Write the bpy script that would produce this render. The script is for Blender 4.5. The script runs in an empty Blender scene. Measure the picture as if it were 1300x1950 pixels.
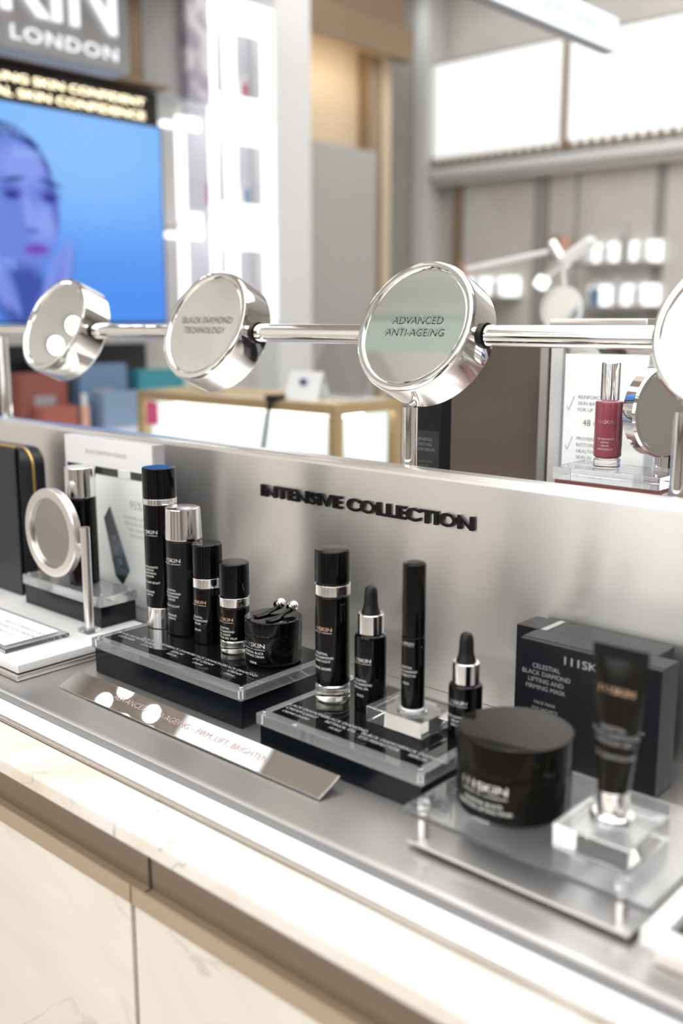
import bpy, bmesh, math, random
from mathutils import Vector, Matrix, noise

random.seed(7)
SC = bpy.context.scene
COL = SC.collection
PI = math.pi
FLOOR_Z = -0.95          # heights are measured from the steel deck (z = 0)

# ------------------------------------------------------------------ camera
cam_d = bpy.data.cameras.new('camera')
cam = bpy.data.objects.new('camera', cam_d)
COL.objects.link(cam)
cam.location = (0, 0, 0.45)
cam.rotation_euler = (math.radians(90 - 10.897), 0, math.radians(41.926))
cam_d.sensor_fit = 'VERTICAL'
cam_d.sensor_height = 36
cam_d.sensor_width = 24
cam_d.lens = 35.0
cam_d.clip_start = 0.02
cam_d.dof.use_dof = True
cam_d.dof.focus_distance = 1.19
cam_d.dof.aperture_fstop = 2.3
SC.camera = cam
# ------------------------------------------------------------------ world, exposure
W = bpy.data.worlds.new('world')
SC.world = W
W.use_nodes = True
W.node_tree.nodes['Background'].inputs[0].default_value = (1.0, 0.98, 0.96, 1)
W.node_tree.nodes['Background'].inputs[1].default_value = 0.5
SC.view_settings.view_transform = 'Standard'
SC.view_settings.look = 'None'
SC.view_settings.gamma = 1
SC.view_settings.use_curve_mapping = False
SC.view_settings.exposure = 0.37
cy = SC.cycles
cy.use_denoising = True
cy.max_bounces = 10
cy.diffuse_bounces = 3
cy.glossy_bounces = 5
cy.transmission_bounces = 10
cy.transparent_max_bounces = 12
cy.sample_clamp_indirect = 6
cy.blur_glossy = 0.6
cy.caustics_refractive = True
cy.caustics_reflective = False
CEIL_Z = 2.4


def area(name, loc, rot, sx, sy, power, color=(1, 1, 1)):
    l = bpy.data.lights.new(name, 'AREA')
    l.shape = 'RECTANGLE'
    l.size = sx
    l.size_y = sy
    l.energy = power
    l.color = color
    o = bpy.data.objects.new(name, l)
    o.location = loc
    o.rotation_euler = rot
    COL.objects.link(o)
    return o


area('ceiling_wash_light', (0.1, -0.2, 2.37), (0, 0, 0), 4.2, 3.8, 100, (1, 0.985, 0.965))
area('ceiling_aisle_light', (-1.2, 3.1, 2.37), (0, 0, 0), 3.0, 2.4, 42, (1, 0.985, 0.965))
area('far_aisle_display_light', (-1.0, -2.78, 1.0), (math.radians(90), 0, 0), 4.4, 1.1, 22, (1, 0.99, 0.97))  # unseen fill added behind the camera to brighten front-facing surfaces
area('niche_warm_light', (-3.14, 3.48, 1.60), (0, math.radians(80), 0), 0.10, 0.7, 0.8, (1, 0.84, 0.62))

# ------------------------------------------------------------------ materials


def nodes_of(name):
    m = bpy.data.materials.new(name)
    m.use_nodes = True
    nt = m.node_tree
    return m, nt, nt.nodes['Principled BSDF']


def mat(name, col, rough=0.4, metal=0.0, coat=0.0, spec=0.5, trans=0.0, ior=1.45, emit=None, es=0.0):
    m, nt, b = nodes_of(name)
    b.inputs['Base Color'].default_value = (*col, 1)
    b.inputs['Roughness'].default_value = rough
    b.inputs['Metallic'].default_value = metal
    b.inputs['Coat Weight'].default_value = coat
    b.inputs['Coat Roughness'].default_value = 0.03
    b.inputs['Specular IOR Level'].default_value = spec
    b.inputs['Transmission Weight'].default_value = trans
    b.inputs['IOR'].default_value = ior
    if emit:
        b.inputs['Emission Color'].default_value = (*emit, 1)
        b.inputs['Emission Strength'].default_value = es
    return m


def link(nt, a, ai, b, bi):
    nt.links.new(a.outputs[ai], b.inputs[bi])


def brushed(name, col, rough, sc, bump=0.02, var=0.08, tangent=None, aniso=0.75, metal=1.0):
    m, nt, b = nodes_of(name)
    tc = nt.nodes.new('ShaderNodeTexCoord')
    mp = nt.nodes.new('ShaderNodeMapping')
    mp.inputs['Scale'].default_value = sc
    nz = nt.nodes.new('ShaderNodeTexNoise')
    nz.inputs['Scale'].default_value = 1.0
    nz.inputs['Detail'].default_value = 4
    link(nt, tc, 'Object', mp, 'Vector')
    link(nt, mp, 'Vector', nz, 'Vector')
    mr = nt.nodes.new('ShaderNodeMapRange')
    mr.inputs['To Min'].default_value = rough - var
    mr.inputs['To Max'].default_value = rough + var
    link(nt, nz, 'Fac', mr, 'Value')
    link(nt, mr, 'Result', b, 'Roughness')
    bp = nt.nodes.new('ShaderNodeBump')
    bp.inputs['Strength'].default_value = bump
    bp.inputs['Distance'].default_value = 0.001
    link(nt, nz, 'Fac', bp, 'Height')
    link(nt, bp, 'Normal', b, 'Normal')
    b.inputs['Base Color'].default_value = (*col, 1)
    b.inputs['Metallic'].default_value = metal
    if tangent:
        b.inputs['Anisotropic'].default_value = aniso
        cb_ = nt.nodes.new('ShaderNodeCombineXYZ')
        for k in range(3):
            cb_.inputs[k].default_value = tangent[k]
        link(nt, cb_, 0, b, 'Tangent')
    return m


def marble(name, base, vein, tint, scale=3.0, rough=0.25, veins=0.6):
    m, nt, b = nodes_of(name)
    tc = nt.nodes.new('ShaderNodeTexCoord')
    n1 = nt.nodes.new('ShaderNodeTexNoise')
    n1.inputs['Scale'].default_value = scale
    n1.inputs['Detail'].default_value = 6
    n1.inputs['Distortion'].default_value = 1.2
    link(nt, tc, 'Object', n1, 'Vector')
    r1 = nt.nodes.new('ShaderNodeValToRGB')
    e = r1.color_ramp.elements
    e[0].position = 0.36
    e[0].color = (*tint, 1)
    e[1].position = 0.58
    e[1].color = (*base, 1)
    link(nt, n1, 'Fac', r1, 'Fac')
    n2 = nt.nodes.new('ShaderNodeTexNoise')
    n2.inputs['Scale'].default_value = scale * 0.8
    n2.inputs['Detail'].default_value = 8
    n2.inputs['Distortion'].default_value = 2.5
    link(nt, tc, 'Object', n2, 'Vector')
    r2 = nt.nodes.new('ShaderNodeValToRGB')
    e = r2.color_ramp.elements
    e[0].position = 0.485
    e[0].color = (0, 0, 0, 1)
    e[1].position = 0.5
    e[1].color = (veins, veins, veins, 1)
    e2 = r2.color_ramp.elements.new(0.515)
    e2.color = (0, 0, 0, 1)
    link(nt, n2, 'Fac', r2, 'Fac')
    n3 = nt.nodes.new('ShaderNodeTexNoise')
    n3.inputs['Scale'].default_value = scale * 0.9
    link(nt, tc, 'Object', n3, 'Vector')
    r3 = nt.nodes.new('ShaderNodeValToRGB')
    r3.color_ramp.elements[0].position = 0.5
    r3.color_ramp.elements[1].position = 0.62
    link(nt, n3, 'Fac', r3, 'Fac')
    mu = nt.nodes.new('ShaderNodeMath')
    mu.operation = 'MULTIPLY'
    link(nt, r2, 'Color', mu, 0)
    link(nt, r3, 'Color', mu, 1)
    mx = nt.nodes.new('ShaderNodeMixRGB')
    link(nt, mu, 'Value', mx, 'Fac')
    link(nt, r1, 'Color', mx, 'Color1')
    mx.inputs['Color2'].default_value = (*vein, 1)
    link(nt, mx, 'Color', b, 'Base Color')
    b.inputs['Roughness'].default_value = rough
    return m


def emis(name, col, s):
    m = bpy.data.materials.new(name)
    m.use_nodes = True
    nt = m.node_tree
    nt.nodes.clear()
    e = nt.nodes.new('ShaderNodeEmission')
    e.inputs[0].default_value = (*col, 1)
    e.inputs[1].default_value = s
    o = nt.nodes.new('ShaderNodeOutputMaterial')
    link(nt, e, 0, o, 0)
    return m


def clear(name, tint=(1, 1, 1), refl=1.0):
    """thin clear sheet: lets light straight through and mirrors by Fresnel"""
    m = bpy.data.materials.new(name)
    m.use_nodes = True
    nt = m.node_tree
    nt.nodes.clear()
    t = nt.nodes.new('ShaderNodeBsdfTransparent')
    t.inputs[0].default_value = (*tint, 1)
    g = nt.nodes.new('ShaderNodeBsdfGlossy')
    g.inputs['Roughness'].default_value = 0.02
    f = nt.nodes.new('ShaderNodeFresnel')
    f.inputs[0].default_value = 1.3 + 0.2 * refl
    x = nt.nodes.new('ShaderNodeMixShader')
    o = nt.nodes.new('ShaderNodeOutputMaterial')
    ge = nt.nodes.new('ShaderNodeNewGeometry')
    sb_ = nt.nodes.new('ShaderNodeMath')
    sb_.operation = 'SUBTRACT'
    sb_.inputs[0].default_value = 1.0
    link(nt, ge, 'Backfacing', sb_, 1)
    mu_ = nt.nodes.new('ShaderNodeMath')
    mu_.operation = 'MULTIPLY'
    link(nt, f, 0, mu_, 0)
    link(nt, sb_, 0, mu_, 1)
    link(nt, mu_, 0, x, 0)
    link(nt, t, 0, x, 1)
    link(nt, g, 0, x, 2)
    link(nt, x, 0, o, 0)
    return m


M = {}
M['black'] = mat('black_gloss', (0.002, 0.002, 0.0025), 0.06, spec=0.32)
M['black_satin'] = mat('black_satin', (0.004, 0.004, 0.005), 0.26, spec=0.4)
M['black_block'] = mat('black_block', (0.004, 0.006, 0.010), 0.16, spec=0.4)
M['insert'] = mat('black_insert', (0.004, 0.005, 0.006), 0.035, spec=0.7)
M['card_black'] = mat('black_carton', (0.008, 0.008, 0.012), 0.42, spec=0.35)
M['jar_brown'] = mat('dark_glass_jar', (0.006, 0.005, 0.004), 0.07, spec=0.12)
M['rubber'] = mat('black_rubber', (0.006, 0.006, 0.007), 0.42, spec=0.4)
M['leather'] = mat('black_leather', (0.012, 0.014, 0.017), 0.35)
M['gold'] = mat('gold_zip', (0.75, 0.5, 0.18), 0.35, 1.0)
M['chrome'] = mat('chrome', (0.93, 0.92, 0.91), 0.035, 1.0)
M['silver'] = mat('silver_cap', (0.86, 0.85, 0.86), 0.13, 1.0)
M['satin_metal'] = mat('satin_metal', (0.80, 0.76, 0.74), 0.30, 1.0)
M['mirror'] = mat('mirror_glass', (0.93, 0.95, 0.94), 0.0, 1.0)
M['mirror_dark'] = mat('dim_mirror', (0.42, 0.42, 0.42), 0.06, 1.0)
M['steel'] = brushed('brushed_steel_panel', (0.86, 0.845, 0.82), 0.30, (3, 60, 900), 0.015, 0.015, (0, 0, 1), 0.8, 0.92)
M['deck'] = brushed('brushed_steel_deck', (0.60, 0.59, 0.585), 0.36, (3, 1400, 60), 0.04, 0.03, (0, 1, 0), 0.7, 0.92)
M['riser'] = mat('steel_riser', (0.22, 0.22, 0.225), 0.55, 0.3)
M['steel_trim'] = mat('steel_trim', (0.70, 0.66, 0.60), 0.25, 1.0)
M['marble'] = marble('white_marble', (0.82, 0.78, 0.72), (0.28, 0.34, 0.34), (0.74, 0.62, 0.51), 5.0, 0.2, 0.75)
M['marble_front'] = marble('cream_marble', (0.79, 0.735, 0.655), (0.45, 0.38, 0.31), (0.73, 0.665, 0.58), 3.4, 0.3, 0.55)
M['bronze'] = mat('champagne_bronze', (0.46, 0.36, 0.26), 0.42, 0.35)
M['bronze_in'] = mat('bronze_channel', (0.40, 0.32, 0.24), 0.45, 0.35)
M['wall_stone'] = marble('grey_wall_stone', (0.66, 0.635, 0.60), (0.42, 0.40, 0.37), (0.58, 0.555, 0.52), 1.6, 0.4, 0.4)
M['wall_white'] = mat('white_paint', (0.78, 0.78, 0.78), 0.5)
M['wall_grey'] = mat('grey_board', (0.47, 0.47, 0.48), 0.5)
M['panel_grey'] = mat('grey_lacquer', (0.46, 0.44, 0.43), 0.35)
M['tan'] = mat('tan_lacquer', (0.66, 0.54, 0.39), 0.45)
M['brown_trim'] = mat('bronze_trim', (0.33, 0.24, 0.16), 0.35, 0.4)
M['groove'] = mat('groove_shade', (0.33, 0.315, 0.30), 0.6)  # one warm grey for grooves, channels, shelf boards and rods
M['floor'] = marble('floor_stone', (0.58, 0.55, 0.51), (0.4, 0.38, 0.35), (0.52, 0.49, 0.45), 1.0, 0.2)
M['ceiling'] = mat('ceiling_paint', (0.82, 0.82, 0.815), 0.7)
M['white'] = mat('white_acrylic', (0.86, 0.86, 0.87), 0.15, coat=0.4)
M['paper'] = mat('white_paper', (0.88, 0.89, 0.88), 0.5)
M['print'] = mat('grey_print', (0.16, 0.16, 0.17), 0.5)
M['print_light'] = mat('light_grey_print', (0.42, 0.42, 0.43), 0.5)
M['print_white'] = mat('white_print', (0.85, 0.85, 0.85), 0.4)
M['print_dim'] = mat('dim_white_print', (0.38, 0.38, 0.40), 0.4)
M['foil_gold'] = mat('rose_gold_foil', (0.82, 0.55, 0.36), 0.25, 0.8)
M['foil_silver'] = mat('silver_foil', (0.85, 0.84, 0.86), 0.25, 0.8)
M['glass'] = mat('clear_glass', (1, 1, 1), 0.0, trans=1.0, ior=1.45)
M['acrylic'] = mat('clear_acrylic', (0.97, 0.985, 1.0), 0.0, trans=0.95, ior=1.49)
M['tray'] = mat('clear_tray_acrylic', (0.93, 0.95, 0.97), 0.02, trans=0.86, ior=1.49)
M['thin'] = clear('clear_sheet', (0.985, 0.99, 0.99))
M['thin_glass'] = clear('cabinet_glass', (0.96, 0.985, 0.98))
M['led'] = emis('led_strip', (1.0, 0.985, 0.96), 1.35)
M['lamp'] = emis('lamp_white', (1.0, 0.97, 0.92), 7.0)
M['down'] = emis('downlight_white', (0.93, 0.96, 1.0), 28.0)
M['litwhite'] = emis('lit_white', (0.97, 0.99, 1.0), 1.7)
M['litletter'] = emis('lit_letter', (0.95, 0.97, 1.0), 1.05)
M['flute'] = mat('lit_fluted_glass', (0.85, 0.86, 0.86), 0.3, emit=(1, 1, 0.99), es=0.38)
M['warm'] = emis('warm_letter', (1.0, 0.84, 0.55), 2.6)
M['signface'] = emis('sign_face', (0.82, 0.93, 1.0), 1.15)
M['shelf_glow'] = emis('shelf_glow', (0.98, 1.0, 0.99), 1.5)
M['brown_metal'] = brushed('brown_brushed_metal', (0.165, 0.135, 0.125), 0.30, (60, 3, 1), 0.02, 0.05)
M['pink'] = mat('pink_liquid', (0.40, 0.085, 0.12), 0.08, coat=0.6)
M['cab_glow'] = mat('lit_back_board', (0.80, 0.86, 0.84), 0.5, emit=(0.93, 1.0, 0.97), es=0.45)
M['gilt'] = mat('brass_frame', (0.60, 0.44, 0.24), 0.32, 0.5)
M['red_pack'] = mat('red_brown_carton', (0.30, 0.10, 0.08), 0.5)
M['blue_pack'] = mat('blue_carton', (0.17, 0.27, 0.42), 0.5)
M['teal_pack'] = mat('teal_carton', (0.06, 0.30, 0.36), 0.5)
M['peach'] = mat('peach_plastic', (0.80, 0.45, 0.33), 0.4)
M['dark'] = mat('dark_panel', (0.03, 0.03, 0.032), 0.15, coat=0.5)
M['hotpink'] = mat('pink_sticker', (0.85, 0.14, 0.28), 0.5)
M['lilac'] = mat('pale_lilac_panel', (0.52, 0.51, 0.56), 0.25)
M['tube'] = mat('dark_tube', (0.009, 0.008, 0.006), 0.18, spec=0.3)


# ------------------------------------------------------------------ mesh helpers
class MB:
    def __init__(self):
        self.bm = bmesh.new()
        self.mats = []

    def mi(self, m):
        if m not in self.mats:
            self.mats.append(m)
        return self.mats.index(m)

    def box(self, x0, x1, y0, y1, z0, z1, m, bev=0.0, seg=2):
        b = bmesh.new()
        v = [b.verts.new((x, y, z)) for x in (x0, x1) for y in (y0, y1) for z in (z0, z1)]
        for f in ((0, 1, 3, 2), (4, 6, 7, 5), (0, 4, 5, 1), (2, 3, 7, 6), (0, 2, 6, 4), (1, 5, 7, 3)):
            b.faces.new([v[i] for i in f])
        if bev > 0:
            bmesh.ops.bevel(b, geom=b.edges[:], offset=bev, segments=seg, affect='EDGES', profile=0.5)
        return self.merge(b, m)

    def merge(self, b, m, mtx=None):
        i = self.mi(m)
        if mtx is not None:
            bmesh.ops.transform(b, matrix=mtx, verts=b.verts)
        bmesh.ops.recalc_face_normals(b, faces=b.faces[:])
        mp = {v: self.bm.verts.new(v.co) for v in b.verts}
        for f in b.faces:
            try:
                nf = self.bm.faces.new([mp[v] for v in f.verts])
                nf.material_index = i
            except ValueError:
                pass
        b.free()
        return self

    def lathe(self, prof, m, n=48, cx=0, cy=0, mtx=None, closed=False):
        """prof: (r, z) from bottom to top; ends on the axis when r = 0"""
        b = bmesh.new()
        rings = []
        for r, z in prof:
            if r < 1e-6:
                rings.append([b.verts.new((cx, cy, z))])
            else:
                rings.append([b.verts.new((cx + r * math.cos(2 * PI * k / n), cy + r * math.sin(2 * PI * k / n), z)) for k in range(n)])
        pairs = list(zip(rings, rings[1:]))
        if closed:
            pairs.append((rings[-1], rings[0]))
        for a, c in pairs:
            for k in range(n):
                k2 = (k + 1) % n
                if len(a) == 1 and len(c) == 1:
                    continue
                if len(a) == 1:
                    b.faces.new((a[0], c[k2], c[k]))
                elif len(c) == 1:
                    b.faces.new((a[k], a[k2], c[0]))
                else:
                    b.faces.new((a[k], a[k2], c[k2], c[k]))
        return self.merge(b, m, mtx)

    def tube(self, pts, r, m, n=12):
        b = bmesh.new()
        pts = [Vector(p) for p in pts]
        prev = None
        rings = []
        for i, p in enumerate(pts):
            d = (pts[min(i + 1, len(pts) - 1)] - pts[max(i - 1, 0)]).normalized()
            if prev is None:
                u = d.orthogonal().normalized()
            else:
                u = (prev - d * prev.dot(d)).normalized()
            prev = u
            w = d.cross(u)
            rr = r[i] if isinstance(r, (list, tuple)) else r
            rings.append([b.verts.new(p + rr * (math.cos(2 * PI * k / n) * u + math.sin(2 * PI * k / n) * w)) for k in range(n)])
        for a, c in zip(rings, rings[1:]):
            for k in range(n):
                b.faces.new((a[k], a[(k + 1) % n], c[(k + 1) % n], c[k]))
        b.faces.new(rings[0][::-1])
        b.faces.new(rings[-1])
        return self.merge(b, m)

    def prism(self, pts, x0, x1, m, axis='X'):
        """polygon pts extruded along an axis: for X the points are (y, z); for Y (x, z); for Z (x, y)"""
        b = bmesh.new()
        mk = {'X': lambda p, t: (t, p[0], p[1]), 'Y': lambda p, t: (p[0], t, p[1]), 'Z': lambda p, t: (p[0], p[1], t)}[axis]
        A = [b.verts.new(mk(p, x0)) for p in pts]
        B = [b.verts.new(mk(p, x1)) for p in pts]
        n = len(pts)
        b.faces.new(A)
        b.faces.new(B[::-1])
        for k in range(n):
            b.faces.new((A[k], B[k], B[(k + 1) % n], A[(k + 1) % n]))
        return self.merge(b, m)

    def build(self, name, parent=None, loc=None, smooth=True, angle=32):
        me = bpy.data.meshes.new(name)
        self.bm.to_mesh(me)
        self.bm.free()
        for m in self.mats:
            me.materials.append(m)
        if smooth and len(me.polygons):
            me.polygons.foreach_set('use_smooth', [True] * len(me.polygons))
            me.set_sharp_from_angle(angle=math.radians(angle))
        o = bpy.data.objects.new(name, me)
        if loc is not None:
            o.location = loc
        COL.objects.link(o)
        if parent is not None:
            o.parent = parent
        if smooth:
            w = o.modifiers.new('weighted_normal', 'WEIGHTED_NORMAL')
            w.mode = 'FACE_AREA'
            w.keep_sharp = True
        return o


def tag(o, label=None, cat=None, group=None, kind=None):
    if label:
        o['label'] = label
    if cat:
        o['category'] = cat
    if group:
        o['group'] = group
    if kind:
        o['kind'] = kind
    return o


def thing(name, label, cat, loc=(0, 0, 0), group=None, rot=(0, 0, 0)):
    o = bpy.data.objects.new(name, None)
    o.empty_display_size = 0.02
    o.location = loc
    o.rotation_euler = rot
    COL.objects.link(o)
    return tag(o, label, cat, group)


def struct(o):
    o['kind'] = 'structure'
    return o


_tc = {}


def glyphs(s, extrude=0.0, bold=0.0, spacing=1.0):
    key = (s, extrude, bold, spacing)
    if key in _tc:
        return _tc[key]
    cu = bpy.data.curves.new('t', 'FONT')
    cu.body = s
    cu.size = 1.0
    cu.resolution_u = 3
    cu.extrude = extrude
    cu.offset = bold
    cu.space_character = spacing
    o = bpy.data.objects.new('t', cu)
    COL.objects.link(o)
    dg = bpy.context.evaluated_depsgraph_get()
    me = bpy.data.meshes.new_from_object(o.evaluated_get(dg))
    vs = [tuple(v.co) for v in me.vertices]
    fs = [tuple(p.vertices) for p in me.polygons]
    bpy.data.objects.remove(o)
    bpy.data.curves.remove(cu)
    bpy.data.meshes.remove(me)
    x0 = min(v[0] for v in vs)
    x1 = max(v[0] for v in vs)
    y0 = min(v[1] for v in vs)
    y1 = max(v[1] for v in vs)
    _tc[key] = (vs, fs, x0, x1, y0, y1)
    return _tc[key]


def text(mb, s, m, f, w=None, h=0.01, cx=0.0, cy=0.0, align='C', bold=0.0, depth=0.0, spacing=1.0):
    """lettering: s fitted to height h (capitals) and, if given, width w; f maps (u, v, t) to 3-D"""
    ex = 0.5 if depth else 0.0
    vs, fs, x0, x1, y0, y1 = glyphs(s, ex, bold, spacing)
    ky = h / max(y1 - y0, 0.5)
    kx = (w / (x1 - x0)) if w else ky
    W_ = (x1 - x0) * kx
    ox = {'C': cx - W_ / 2, 'L': cx, 'R': cx - W_}[align]
    i = mb.mi(m)
    bv = [mb.bm.verts.new(f(ox + (v[0] - x0) * kx, cy + (v[1] - y0) * ky, v[2] * 2 * depth if depth else 0.0)) for v in vs]
    for fc in fs:
        try:
            nf = mb.bm.faces.new([bv[k] for k in fc])
            nf.material_index = i
        except ValueError:
            pass
    return mb


def on_cyl(r, ang=-PI / 2, z0=0.0, cx=0, cy=0):
    return lambda u, v, t: (cx + (r + t + 0.00015) * math.cos(ang + u / r), cy + (r + t + 0.00015) * math.sin(ang + u / r), z0 + v)


def on_front(y, x=0.0, z=0.0):       # on a plane facing -Y
    return lambda u, v, t: (x + u, y - t, z + v)


def on_left_wall(x, y=0.0, z=0.0):   # on a plane facing +X: reads towards +Y
    return lambda u, v, t: (x + t, y + u, z + v)


def on_top(z, x=0.0, y=0.0):         # lying on a level surface
    return lambda u, v, t: (x + u, y + v, z + t)


def rprof(r, z0, z1, e=0.0015, e0=None):
    """solid cylinder profile with rounded edges"""
    e0 = e if e0 is None else e0
    p = [(0, z0)]
    for k in range(5):
        a = PI / 2 * k / 4
        p.append((r - e0 + e0 * math.sin(a), z0 + e0 - e0 * math.cos(a)))
    for k in range(5):
        a = PI / 2 * k / 4
        p.append((r - e + e * math.cos(a), z1 - e + e * math.sin(a)))
    p.append((0, z1))
    return p


# ================================================================== ROOM
def plain(name, x0, x1, y0, y1, z0, z1, m, bev=0.0):
    return struct(MB().box(x0, x1, y0, y1, z0, z1, m, bev).build(name))


plain('floor', -5, 3.2, -3.2, 5.4, FLOOR_Z - 0.05, FLOOR_Z, M['floor'])
plain('ceiling', -5, 3.2, -3.2, 5.4, CEIL_Z, CEIL_Z + 0.05, M['ceiling'])
plain('wall_behind', -5, 3.2, -3.2, -3.1, FLOOR_Z, CEIL_Z, mat('taupe_wall', (0.20, 0.17, 0.145), 0.5))
plain('wall_right', 3.1, 3.2, -3.1, 5.2, FLOOR_Z, CEIL_Z, mat('grey_taupe_wall', (0.36, 0.34, 0.32), 0.5))
plain('wall_left', -3.25, -3.1, -3.1, 3.1, FLOOR_Z, CEIL_Z, M['wall_stone'])
plain('wall_left_return', -5, -3.1, 4.55, 4.6, FLOOR_Z, FLOOR_Z + 0.02, M['wall_stone'])
plain('wall_left_far', -5, -4.9, 3.1, 5.1, FLOOR_Z, CEIL_Z, M['wall_stone'])
plain('wall_back', -5, 3.2, 5.1, 5.25, FLOOR_Z, CEIL_Z, M['wall_stone'])

# white pier that ends the shelving wall
plain('trim_pier', -3.1, -2.95, 2.9, 3.1, FLOOR_Z, CEIL_Z, M['wall_white'], 0.004)
# tan niche beyond the pier
plain('trim_niche', -3.42, -3.34, 3.1, 3.86, FLOOR_Z, CEIL_Z, M['tan'])
plain('trim_header', -3.36, -3.18, 3.05, 4.0, 1.80, 2.05, M['brown_trim'], 0.006)
plain('trim_header_face', -3.20, -3.13, 3.05, 4.0, 1.66, 1.80, M['brown_trim'], 0.004)
plain('trim_jamb', -3.36, -3.27, 3.84, 3.99, FLOOR_Z, 1.95, M['brown_trim'], 0.006)
plain('trim_jamb_edge', -3.29, -3.262, 3.93, 4.0, FLOOR_Z, 1.95, M['tan'], 0.004)

cab = thing('tall_cabinet', 'grey lacquered tall cabinet standing in the tan niche beyond the white pier', 'cabinet', (-3.26, 3.48, FLOOR_Z))
MB().box(-0.08, 0.05, -0.36, 0.345, 0, 2.19, M['panel_grey'], 0.004).build('body', cab)
MB().box(0.0505, 0.058, -0.35, 0.335, 0.05, 2.17, M['panel_grey'], 0.003).build('door', cab)

# back wall: stone pier, mouldings, grooved panelling
plain('trim_stone_pier', -4.14, -3.88, 4.98, 5.1, FLOOR_Z, CEIL_Z, M['wall_stone'], 0.01)
plain('trim_pier_edge', -3.86, -3.75, 4.93, 5.1, FLOOR_Z, CEIL_Z, M['wall_white'], 0.015)
plain('trim_shadow_strip', -3.66, -3.57, 5.07, 5.1, FLOOR_Z, 1.27, M['brown_trim'])  # plain brown strip on the back wall
plain('trim_rail', -3.75, 0.4, 4.93, 5.1, 1.27, 1.33, M['wall_white'], 0.012)
plain('trim_rail_lower', -3.75, 0.4, 4.97, 5.1, 1.235, 1.27, M['wall_stone'], 0.008)
plain('trim_panel', -3.57, -3.085, 5.06, 5.1, FLOOR_Z, 1.235, M['wall_stone'], 0.006)
xs = [-3.00, -2.82, -2.36, -1.9, -1.44, -0.98, -0.5]
for a, b in zip(xs, xs[1:]):
    plain('trim_panel', a + 0.006, b - 0.006, 5.06, 5.1, FLOOR_Z, 1.235, M['wall_stone'], 0.006)
for a in (-3.085, -2.36 - 0.0):
    plain('trim_groove', a, a + 0.085 if a < -3 else a + 0.05, 5.055, 5.08, FLOOR_Z, 1.235, M['groove'], 0.003)

# ceiling canopy over the screen with its cluster of downlights
plain('ceiling_canopy', -3.1, -1.85, 0.1, 2.5, 1.62, 1.80, mat('canopy_paint', (0.62, 0.54, 0.46), 0.5), 0.01)


def downlight(x, y, z, r, where, group):
    t = thing('downlight', where, 'ceiling light', (x, y, z), group)
    MB().lathe([(r + 0.012, -0.001), (r + 0.012, -0.008), (r, -0.012), (r, -0.001)], M['white'], 32, closed=True).build('trim_ring', t)
    MB().lathe([(0, -0.004), (r, -0.004), (r, -0.001), (0, -0.001)], M['down'], 32).build('lens', t)


for x, y in ((-2.96, 0.955), (-2.89, 1.035), (-2.81, 0.905), (-2.70, 0.985), (-2.66, 0.90)):
    downlight(x, y, 1.62, 0.030, 'small round cool white downlight in the canopy over the screen', 'downlights clustered in the canopy')
rf = thing('ceiling_raft', 'pale mint raft hung below the ceiling near the screen wall', 'ceiling panel', (-2.55, -0.72, 2.15))  # unseen panel added to put a mint band in a rail mirror
MB().box(-0.45, 0.45, -0.02, 0.16, 0, 0.04, mat('mint_paint', (0.62, 0.74, 0.70), 0.4), 0.004).build('panel', rf)
for x in (-0.35, 0.35):
    MB().tube([(x, 0.07, 0.0405), (x, 0.07, CEIL_Z - 2.15)], 0.006, M['wall_white']).build('hanger_rod', rf)
for z, nm in ((1.23, 'upper'), (1.13, 'lower')):
    t = thing('wall_spotlight', nm + ' of two small round spotlights in the wall beyond the screen', 'wall light', (-3.1, 0.24, z), None, (0, PI / 2, 0))
    MB().lathe([(0.030, 0.001), (0.030, 0.010), (0.024, 0.012), (0.024, 0.001)], M['white'], 32, closed=True).build('trim_ring', t)
    MB().lathe([(0, 0.001), (0.0235, 0.001), (0.0235, 0.006), (0, 0.006)], M['down'], 32).build('lens', t)
cl = thing('canopy_light_panel', 'wide soft white light panel in the canopy beside the clustered downlights', 'ceiling light', (-2.33, 0.9, 1.62))  # unseen glow panel added so the mirror strip reflects white
MB().box(-0.21, 0.21, -0.35, 0.35, -0.008, -0.001, M['wall_white'], 0.002).build('frame', cl)
MB().box(-0.20, 0.20, -0.34, 0.34, -0.012, -0.0085, emis('canopy_diffuser', (1, 0.985, 0.95), 1.1)).build('diffuser', cl)
for x, y in ((-2.0, 3.2), (-1.0, 3.2), (0.0, 3.2), (-0.6, 1.2), (0.6, 1.2), (-1.6, -0.9), (-0.4, -1.9), (0.9, -0.9)):
    downlight(x, y, CEIL_Z, 0.06, 'round white downlight set in the high ceiling', 'downlights in the high ceiling')
for x, y in ((-2.2, -2.3), (-0.6, -2.6), (1.2, -1.6), (1.6, 0.8), (-2.6, -2.4)):
    t = thing('ceiling_light', 'square glowing white panel light in the high ceiling', 'ceiling light', (x, y, CEIL_Z), 'panel lights in the high ceiling')
    MB().box(-0.33, 0.33, -0.33, 0.33, -0.02, -0.001, M['wall_white'], 0.004).build('frame', t)
    MB().box(-0.30, 0.30, -0.30, 0.30, -0.024, -0.0205, M['lamp']).build('diffuser', t)
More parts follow.
